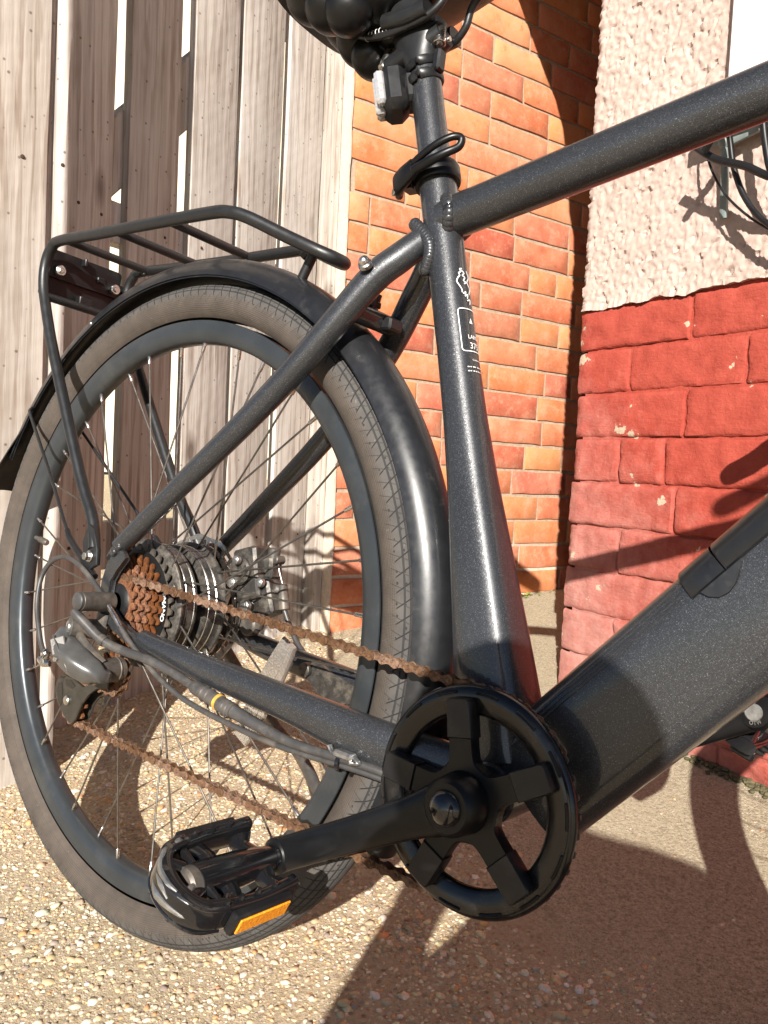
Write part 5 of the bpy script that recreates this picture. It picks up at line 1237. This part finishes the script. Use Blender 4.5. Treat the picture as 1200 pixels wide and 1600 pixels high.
# rear lamp strapped to the post
lax = np.array([-.302, 0, .953]); lx_ = np.array([-.953 * .80, -.60, -.302 * .80]); lx_ /= np.linalg.norm(lx_); lc = st(.526) + np.array([-.0245, -.013, -.008]); ly_ = np.cross(lax, lx_); ly_ /= np.linalg.norm(ly_); LR = np.column_stack([lx_, ly_, np.cross(lx_, ly_)])
m = MB(); box(m, lc + lx_ * .001, (.024, .036, .046), LR, .007, True); box(m, lc - lx_ * .013, (.012, .026, .030), LR, .004, True); lamp = bp('rear_lamp', m, 'blacktrim')
m = MB(); 
for i in range(3):
    yy = -.0105 + .0105 * i; box(m, lc + lx_ * (.0150 - .0012 * abs(i - 1)) + LR[:, 1] * yy, (.0100, .0100, .0400 - .006 * abs(i - 1)), LR, .0028)
bp('lamp_lens', m, 'lens', lamp)
for dz, rr in ((.004, .0024), (.017, .0022)):
    m = MB(); c0 = st(.528 + dz); pts = []
    for i in range(26):
        a = math.radians(15 + 330 * i / 25); r = .0168 + (.016 if i in (0, 25) else .006 if i in (1, 24) else 0); pts.append(c0 - np.array([.953, 0, .302]) * math.cos(a) * r * .9 + np.array([0, 1, 0]) * math.sin(a) * min(r, .0175) + axs * .004 * math.sin(a * 1.0))
    loft(m, pts, rr * .75, rr * 1.9, ex=2.6, seg=10, k=2, ref=tuple(np.array([.953, .2, .302]))); bp('lamp_strap', m, 'blacktrim', lamp)
m = MB(); box(m, st(.541) + np.array([.0185, -.004, .004]), (.008, .012, .020), bev=.002); bp('strap_buckle', m, 'blacktrim', lamp)
# saddle
sad = grp('saddle')
m = MB(); prof = []
xs_ = np.linspace(.115, .430, 26)
for x in xs_:
    q = (x - .115) / .315; hw = .098 * (1 - q) ** 1.1 * (1 if q > .12 else (.55 + .45 * (q / .12) ** .5)) + .020 * min(1, (1 - q) / .06 + .2); prof.append((x, hw,   .640 + .012 * (1 - q) ** 2 + .006 * q, .020 + .014 * (1 - q)))
P_ = [(x, 0, z) for x, hw, z, th_ in prof]
loft(m, P_, [hw for x, hw, z, th_ in prof], [th_ for x, hw, z, th_ in prof], ex=2.7, seg=36, ref=Yax, k=1); bp('saddle_shell', m, 'saddle', sad)
m = MB()
for c_, q_ in (((.168, -.052, .612), (.030, .028, .026)), ((.188, -.050, .598), (.025, .026, .025)), ((.211, -.048, .590), (.024, .024, .025)), ((.205, -.030, .608), (.050, .040, .028)), ((.165, .020, .622), (.040, .050, .024))):
    m = MB(); sphere(m, c_, 1.0, 26, 16, q_); bp('padded_lobe', m, 'saddle', sad)
m = MB(); sphere(m, (.188, -.004, .592), 1.0, 26, 16, (.022, .028, .028)); sphere(m, (.203, .000, .570), 1.0, 24, 14, (.019, .024, .019)); sphere(m, (.225, .004, .602), 1.0, 24, 14, (.040, .030, .030)); bp('padded_lobe', m, 'saddle', sad)
for s in (-1, 1):
    m = MB(); loft(m, [(.178, s * .029, .597), (.190, s * .026, .588), (.212, s * .023, .577), (.236, s * .022, .573), (.262, s * .022, .5745), (.282, s * .022, .5775), (.296, s * .020, .588), (.303, s * .018, .606), (.330, s * .012, .622)], .0036, seg=14, k=5); rl = bp('saddle_rail', m, 'rack', sad)
    m = MB()
    for i in range(11): x = .214 + i * .0042; lathe(m, [(.00365, -.0004), (.0039, 0), (.00365, .0004)], c=(x, s * .0225, .577 - .05 * max(0, .236 - x) * .6), axis=(1, 0, 0), seg=12)
    bp('rail_scale', m, 'white' if s < 0 else 'rack', rl)

# --- seat tube print
def onst(zc, r):   # x to the right round the front of the tube, y up the tube
    def f(x, t_):
        z = zc + t_ * .955; c = st(z); ph = -x / r + .0; rr = r + .00035
        return tuple(c + np.array([.957 * math.cos(ph), 0, .289 * math.cos(ph)]) * rr + np.array([0, -1, 0]) * math.sin(ph) * rr)
    return f
pr_ = grp('tube_print')
def stroke(pts, f, w): 
    m = MB(); P = [np.array(p) for p in pts]; V = []; F = []
    for i, p in enumerate(P):
        d = P[min(i + 1, len(P) - 1)] - P[max(i - 1, 0)]; d = d / (np.linalg.norm(d) + 1e-9); n_ = np.array([-d[1], d[0]]) * w / 2
        V.append(f(*(p + n_))); V.append(f(*(p - n_)))
    m.add(V, [(2 * i, 2 * i + 1, 2 * i + 3, 2 * i + 2) for i in range(len(P) - 1)], False); return m
r0 = .0176
f = onst(.2905, r0); bxp = rrect(.0280, .0385, .0028, 5); bxp = bxp + bxp[:1]
dense = []
for a_, b_ in zip(bxp[:-1], bxp[1:]):
    nseg = max(1, int(math.dist(a_, b_) / .002)); dense += [(a_[0] + (b_[0] - a_[0]) * i / nseg, a_[1] + (b_[1] - a_[1]) * i / nseg) for i in range(nseg)]
dense.append(bxp[0]); bp('print_frame', stroke(dense, f, .0008), 'white', pr_)
bp('lettering', text_mesh('LARGE', .0050, onst(.2830, r0), .00003), 'white', pr_)
bp('lettering', text_mesh('375', .0078, lambda x, t_: onst(.2745, r0)(x - .0008, t_), .00004), 'white', pr_)
m = MB(); ff = onst(.2965, r0); m.add([ff(-.0042, 0), ff(-.0002, 0), ff(-.0022, .0050)], [(0, 1, 2)], False); bp('print_mark', m, 'white', pr_)
bp('lettering', text_mesh('Conforms to', .0022, onst(.2640, r0 + .0002), .00001), 'white', pr_)
for zz in (.2585, .2550):
    for i in range(9): bp('print_line', stroke([(-.0115 + i * .0025, 0), (-.0115 + i * .0025 + random.uniform(.0008, .0021), 0)], onst(zz, r0 + .0003), .0009), 'white', pr_)
for pts in ([(-.0105, .004), (-.0085, .0062), (-.0092, .0085), (-.0070, .0098), (-.0078, .0122), (-.0052, .0128)], [(-.0105, .004), (-.0118, .0005), (-.0100, -.0030), (-.0080, -.0065), (-.0078, -.0095)],
            [(-.0060, .0110), (-.0035, .0090), (-.0058, .0065), (-.0030, .0050), (-.0052, .0020), (-.0022, .0005), (-.0050, -.0010)], [(-.0070, -.0105), (-.0040, -.0085), (-.0052, -.0125), (-.0020, -.0105), (-.0030, -.0145)], [(.0, .012), (.002, .006), (-.001, .001), (.002, -.004), (0, -.010)], [(-.0035, -.0165), (.0005, -.0150), (-.0005, -.0195)], [(.003, .010), (.006, .003), (.004, -.006)]):
    bp('print_script', stroke([tuple(p) for p in smooth_path(np.array([(a_, b_, 0) for a_, b_ in pts]), 4)[:, :2]], onst(.3320, r0), .0011), 'white', pr_)

# --- bolt on the seat stay and clip at the bridge
m = MB(); b0 = np.array([.2735, -.0455, .3435]); cyl(m, b0, b0 + np.array([.001, -.0042, .003]), .0066, seg=22, bev=.001); sphere(m, b0 + np.array([.001, -.0048, .0034]), .0052, 12, 8); bp('rack_boss_bolt', m, 'steel')
m = MB(); box(m, (.246, -.004, .324), (.020, .014, .006), bev=.001); cyl(m, (.246, .004, .322), (.249, .004, .336), .0042, seg=6); cyl(m, (.252, -.006, .320), (.255, -.006, .330), .0035, seg=10); box(m, (.262, .012, .308), (.016, .020, .012), bev=.002); bp('bridge_clip', m, 'rack')

# --- front of the bicycle (out of frame to the right, but it stands there and casts its shadow)
FX = 1.090
for s in (-1, 1):
    m = MB(); loft(m, [(.968, s * .022, .345), (.976, s * .052, .325), (1.02, s * .058, .20), (1.062, s * .058, .08), (FX, s * .056, 0)], [.0155, .0160, .014, .012, .011], seg=16, k=4); bp('fork_leg', m, 'paint')
m = MB(); loft(m, [(.962, -.05, .350), (.966, 0, .354), (.962, .05, .350)], .018, seg=16, k=3); bp('fork_crown', m, 'paint')
fw = grp('front_wheel')
for src in (TY, RIM): bdup(src, src.name, np.eye(3), (0, 0, 0), fw).location = (FX, 0, 0)
for k in range(36):
    a = math.radians(10 * k); s = -1 if k % 2 else 1; ha = a + math.radians(55) * (1 if (k // 2) % 2 else -1)
    m = MB(); loft(m, [(FX + .021 * math.cos(ha), s * .030, .021 * math.sin(ha)), (FX + .2955 * math.cos(a), s * .0035, .2955 * math.sin(a))], .0011, seg=5, k=1); bp('spoke', m, 'spoke', fw)
m = MB(); lathe(m, [(.010, -.050), (.012, -.036), (.024, -.033), (.024, -.028), (.014, -.024), (.013, .024), (.024, .028), (.024, .033), (.012, .036), (.010, .050)], c=(FX, 0, 0), seg=36); bp('front_hub', m, 'hub', fw)
m = MB(); loft(m, [(.882, 0, .578), (.868, 0, .618), (.885, 0, .640), (.940, 0, .652)], [.016, .016, .017, .019], seg=18, k=4); bp('stem', m, 'crank')
m = MB(); loft(m, [(.900, -.315, .668), (.935, -.18, .660), (.945, -.05, .655), (.945, .05, .655), (.935, .18, .660), (.900, .315, .668)], .0120, seg=16, k=4); hbars = bp('handlebar', m, 'crank')
for s in (-1, 1):
    m = MB(); loft(m, [(.899, s * .322, .668), (.918, s * .245, .6645), (.930, s * .200, .661)], [.0165, .0155, .0160], seg=18, k=3, round_cap=True); bp('grip', m, 'blacktrim', hbars)
    m = MB(); loft(m, [(.940, s * .175, .652), (.972, s * .190, .636), (.968, s * .270, .628), (.955, s * .305, .630)], [.006, .006, .0055, .005], [.009, .008, .008, .007], seg=12, k=4); bp('brake_lever', m, 'crank', hbars)

# ------------------------------------------------------------------ black cables hanging on the rendered wall
def build_wall_cables():
    t = empty('hanging_cable', PO, PR)
    t['kind'] = 'thing'; tag(t, 'loops of black cable hanging on the pink render at the right edge', 'cable')
    def cab(pts, r, name='cable_loop', flat=1.0):
        m = MB(); loft(m, pts, r, r * flat, seg=10, k=5); link(name, m.mesh(name, MAT['blacktrim']), t)
    cab([(.330, -.048, 1.215), (.302, -.050, 1.185), (.2985, -.050, 1.155), (.309, -.050, 1.113), (.346, -.050, 1.055), (.412, -.050, .997), (.47, -.048, .975), (.53, -.04, .985)], .0019)
    cab([(.305, -.060, 1.235), (.334, -.055, 1.164), (.342, -.055, 1.147), (.353, -.055, 1.099), (.376, -.055, 1.048), (.415, -.055, 1.002), (.47, -.052, .972), (.54, -.04, .968)], .0046)
    cab([(.392, -.060, 1.185), (.397, -.060, 1.161), (.405, -.060, 1.118), (.418, -.060, 1.073), (.445, -.055, 1.03)], .0055, 'cable_strap', 1.0)
    cab([(.398, -.120, 1.185), (.385, -.115, 1.170), (.362, -.110, 1.150), (.338, -.100, 1.128), (.330, -.098, 1.120)], .0062, 'cable_strap')  # unseen rod behind the top tube, added to cast the slanting wall shadow
    cab([(.300, -.080, 1.110 + .03), (.335, -.075, 1.100 + .012), (.385, -.075, 1.088), (.43, -.075, 1.06), (.49, -.07, 1.045)], .0060)
    cab([(.44, -.08, 1.075), (.47, -.07, 1.060), (.50, -.06, 1.062), (.55, -.05, 1.06)], .0035)
    m = MB(); loft(m, [(.78, -.20, .93), (.70, -.225, .872), (.625, -.228, .812), (.575, -.224, .782)], [.020, .019, .017, .016], seg=18, k=4, round_cap=True); link('shadow_stub', m.mesh('shadow_stub', MAT['blacktrim']), t)  # unseen stub added out of frame to cast the rounded shadow on the plinth
build_wall_cables()

# ------------------------------------------------------------------ pale house beyond the fence, seen as bright slits through its gaps
def build_far_wall():
    c = W((-3.9, 7.6, 0)); fwd = c - cp; fwd[2] = 0; fwd /= np.linalg.norm(fwd)
    Z = np.array([0, 0, 1.]); Yv = fwd; X = np.cross(Yv, Z); O = c.copy(); O[2] = gz(c[0], c[1]) - .05
    t = empty('garden_wall', O, np.column_stack([X, Yv, Z])); t['kind'] = 'thing'
    tag(t, 'sunlit cream wall glimpsed as bright slits between the fence boards', 'wall')
    cream = plain('cream masonry paint', (.55, .50, .39), .85, var=.25, scale=3, bump=.2)
    m = MB(); box(m, (0, .1, 5.5), (16, .2, 11.0)); link('wall_panel', m.mesh('wall_panel', cream), t)
    m = MB(); box(m, (0, .08, 11.06), (16.2, .34, .12)); link('coping', m.mesh('coping', cream), t)
build_far_wall()

# ------------------------------------------------------------------ tufts of moss along the foot of the walls
def build_moss():
    r = random.Random(11); mt = plain('dry moss and grit', (.085, .075, .035), .95, var=.5, scale=90); gm = plain('small weed leaves', (.22, .26, .06), .7, var=.3, scale=90)
    m = MB()
    for k in range(420):
        x = r.uniform(.16, .62); y = -.004 - abs(r.gauss(0, .011)); p = PO + PR @ np.array([x, y, 0]); z = gz(p[0], p[1]); s_ = r.uniform(.0015, .0055)
        sphere(m, (p[0], p[1], z + s_ * .2), s_, 6, 4, (1, 1, .7))
    o = link('moss', m.mesh('moss', mt)); tag(o, 'dark moss and grit along the foot of the red plinth', 'moss', kind='stuff')
    m = MB()
    for k in range(90):
        u = r.gauss(.60, .035) if k % 3 else r.uniform(.1, .85); p = BO + BR @ np.array([u, -.006 - abs(r.gauss(0, .012)), 0]); z = gz(p[0], p[1]); a = r.uniform(0, 6.28); l_ = r.uniform(.006, .015)
        d_ = np.array([math.cos(a), math.sin(a), 0]); w_ = np.array([-d_[1], d_[0], 0]) * l_ * .3; q = np.array([p[0], p[1], z])
        m.add([q, q + d_ * l_ * .5 + w_ + [0, 0, l_ * .5], q + d_ * l_ + [0, 0, l_ * .55], q + d_ * l_ * .5 - w_ + [0, 0, l_ * .5]], [(0, 1, 2, 3)], False)
    o = link('weed', m.mesh('weed', gm)); tag(o, 'small yellow green weeds at the foot of the brick wall', 'weeds', kind='stuff')
build_moss()

# ------------------------------------------------------------------ the person crouching behind the camera with the phone
def build_person():
    Jn = dict(pelvis=(1.28, -1.12, .15), belly=(1.20, -1.05, .24), chest=(1.08, -.98, .235), neck=(.97, -.91, .255), nape=(.92, -.875, .268), head=(.850, -.830, .270), crown=(.812, -.810, .290),
              ls=(.935, -1.02, .16), le=(.76, -.90, -.01), lw=(.690, -.70, .050), lh=(.672, -.622, .095),
              rs=(1.12, -.86, .23), re=(1.0, -.70, .05), rw=(.865, -.620, .095), rh=(.808, -.600, .135),
              lhip=(1.22, -1.14, .06), lk=(.80, -.90, .01), la=(.722, -.835, -.44), lt=(.66, -.73, -.50),
              rhip=(1.36, -1.06, .06), rk=(1.16, -.86, -.14), ra=(1.30, -.98, -.50), rt=(1.22, -.86, -.515))
    rad = dict(pelvis=.150, belly=.140, chest=.150, neck=.062, nape=.060, head=.090, crown=.078, ls=.060, le=.044, lw=.030, lh=.036, rs=.060, re=.044, rw=.030, rh=.036, lhip=.098, lk=.058, la=.042, lt=.036, rhip=.098, rk=.062, ra=.046, rt=.036)
    E_ = [('pelvis', 'belly'), ('belly', 'chest'), ('chest', 'neck'), ('neck', 'nape'), ('nape', 'head'), ('head', 'crown'), ('chest', 'ls'), ('ls', 'le'), ('le', 'lw'), ('lw', 'lh'), ('chest', 'rs'), ('rs', 're'), ('re', 'rw'), ('rw', 'rh'),
          ('pelvis', 'lhip'), ('lhip', 'lk'), ('lk', 'la'), ('la', 'lt'), ('pelvis', 'rhip'), ('rhip', 'rk'), ('rk', 'ra'), ('ra', 'rt')]
    names = list(Jn); V = [Jn[n] for n in names]; R_ = [rad[n] for n in names]; E2 = [(names.index(a), names.index(b)) for a, b in E_]
    def fing(hand, base, steps, r0):
        i = len(V); V.append(tuple(np.array(Jn[hand]) + np.array(base))); R_.append(r0); E2.append((names.index(hand), i))
        for k, s_ in enumerate(steps): V.append(tuple(np.array(V[-1]) + np.array(s_))); R_.append(r0 * (.92 - .1 * k)); E2.append((len(V) - 2, len(V) - 1))
    for h, sg in (('lh', 1), ('rh', -1)):
        for q, ln in ((-.026, .9), (-.008, 1.0), (.010, .96), (.027, .78)):
            fing(h, (sg * .006, .018, q), [(sg * .018 * ln, .020 * ln, 0), (sg * .020 * ln, .006, 0), (sg * .014 * ln, -.008, 0)], .0088)
        fing(h, (sg * .004, -.016, .030), [(sg * .018, -.006, .014), (sg * .018, .002, .006)], .0098)
    root = W(np.array([1.05, -.95, 0])); root[2] = gz(root[0], root[1])
    me = bpy.data.meshes.new('person'); me.from_pydata([tuple(W(v) - root) for v in V], E2, []); o = link('person', me); o.location = root
    sk = o.modifiers.new('skin', 'SKIN'); me.skin_vertices.new() if not me.skin_vertices else None
    lay = me.skin_vertices[0].data
    for i, r in enumerate(R_): lay[i].radius = (r, r); lay[i].use_root = (i == 0)
    sk.use_smooth_shade = True; sb = o.modifiers.new('sub', 'SUBSURF'); sb.levels = 2; sb.render_levels = 2
    t = NT('person in dark clothes'); v = t.co.outputs['Object']; mask = None
    for nm, rr in (('head', .115), ('crown', .12), ('lh', .062), ('rh', .062)):
        ds = t.n('VectorMath', operation='DISTANCE'); t.l(v, ds.inputs[0]); ds.inputs[1].default_value = tuple(W(Jn[nm]) - root)
        k = t.math('LESS_THAN', ds.outputs['Value'], rr); mask = k if mask is None else t.math('MAXIMUM', mask, k)
    n = t.noise(v, 60, 4)
    t.base(t.mix(mask, t.ramp(n, [(.3, (.018, .020, .030)), (.7, (.034, .037, .050))]), (.46, .27, .19))).pr(Roughness=.8); me.materials.append(t.m)
    tag(o, 'person in dark clothes crouching and holding a phone up to the bicycle', 'person'); o['kind'] = 'thing'
    m = MB(); hc = np.array(Jn['head']); V3 = []
    sphere(m, hc + np.array([.018, -.010, .030]), 1.0, 22, 14, (.098, .092, .085)); h = link('hair', m.mesh('hair', plain('dark brown hair', (.030, .018, .011), .55, var=.3, scale=120, bump=.3))); h.parent = o
    hv = np.array([tuple(x.co) for x in h.data.vertices]); nv = np.array([W(x) - root for x in hv]); h.data.vertices.foreach_set('co', nv.reshape(-1)); h.data.update()
    # the phone, its lens where the picture was taken from
    ph = empty('phone', tuple(cp)); ph['kind'] = 'thing'; tag(ph, 'black phone held in both hands behind the picture', 'phone')
    f_, r_, u_ = -cz, cx, cy
    m = MB(); box(m, -f_ * .016 - u_ * .055 + r_ * .018, (.074, .008, .155), np.column_stack([r_, f_, u_]), .003); link('phone_body', m.mesh('phone_body', MAT['gloss']), ph)
build_person()

# ------------------------------------------------------------------ unseen porch ceiling, walls and door, added to block sky light from the recess
def build_porch():
    hb = .58; t = empty('porch', BO, BR); t['kind'] = 'thing'; tag(t, 'unseen porch ceiling, walls and brown door added to darken the recess between brick and render', 'porch')
    dk = plain('dark stained timber', (.060, .032, .020), .6, var=.25, scale=20); pl = plain('porch plaster', (.22, .16, .12), .9, var=.1, scale=20)
    m = MB(); box(m, (.86, -.75, 2.92), (1.62, 1.62, .12)); link('ceiling', m.mesh('ceiling', pl), t)
    m = MB(); box(m, (1.62, -.80, 1.50), (.10, 1.75, 2.9)); link('back_wall', m.mesh('back_wall', pl), t)
    m = MB(); box(m, (1.545, -.62, 1.38), (.045, .86, 2.05), bev=.004); d = link('door', m.mesh('door', dk), t)
    m = MB()
    for y in (-.80, -.44):
        for z in (.85, 1.80): box(m, (1.519, y, z), (.012, .26, .62), bev=.005)
    link('door_panel', m.mesh('door_panel', dk), d)
    m = MB(); box(m, (.98, -1.36, 1.55), (1.2, .10, 2.75)); link('return_wall', m.mesh('return_wall', pl), t)
build_porch()
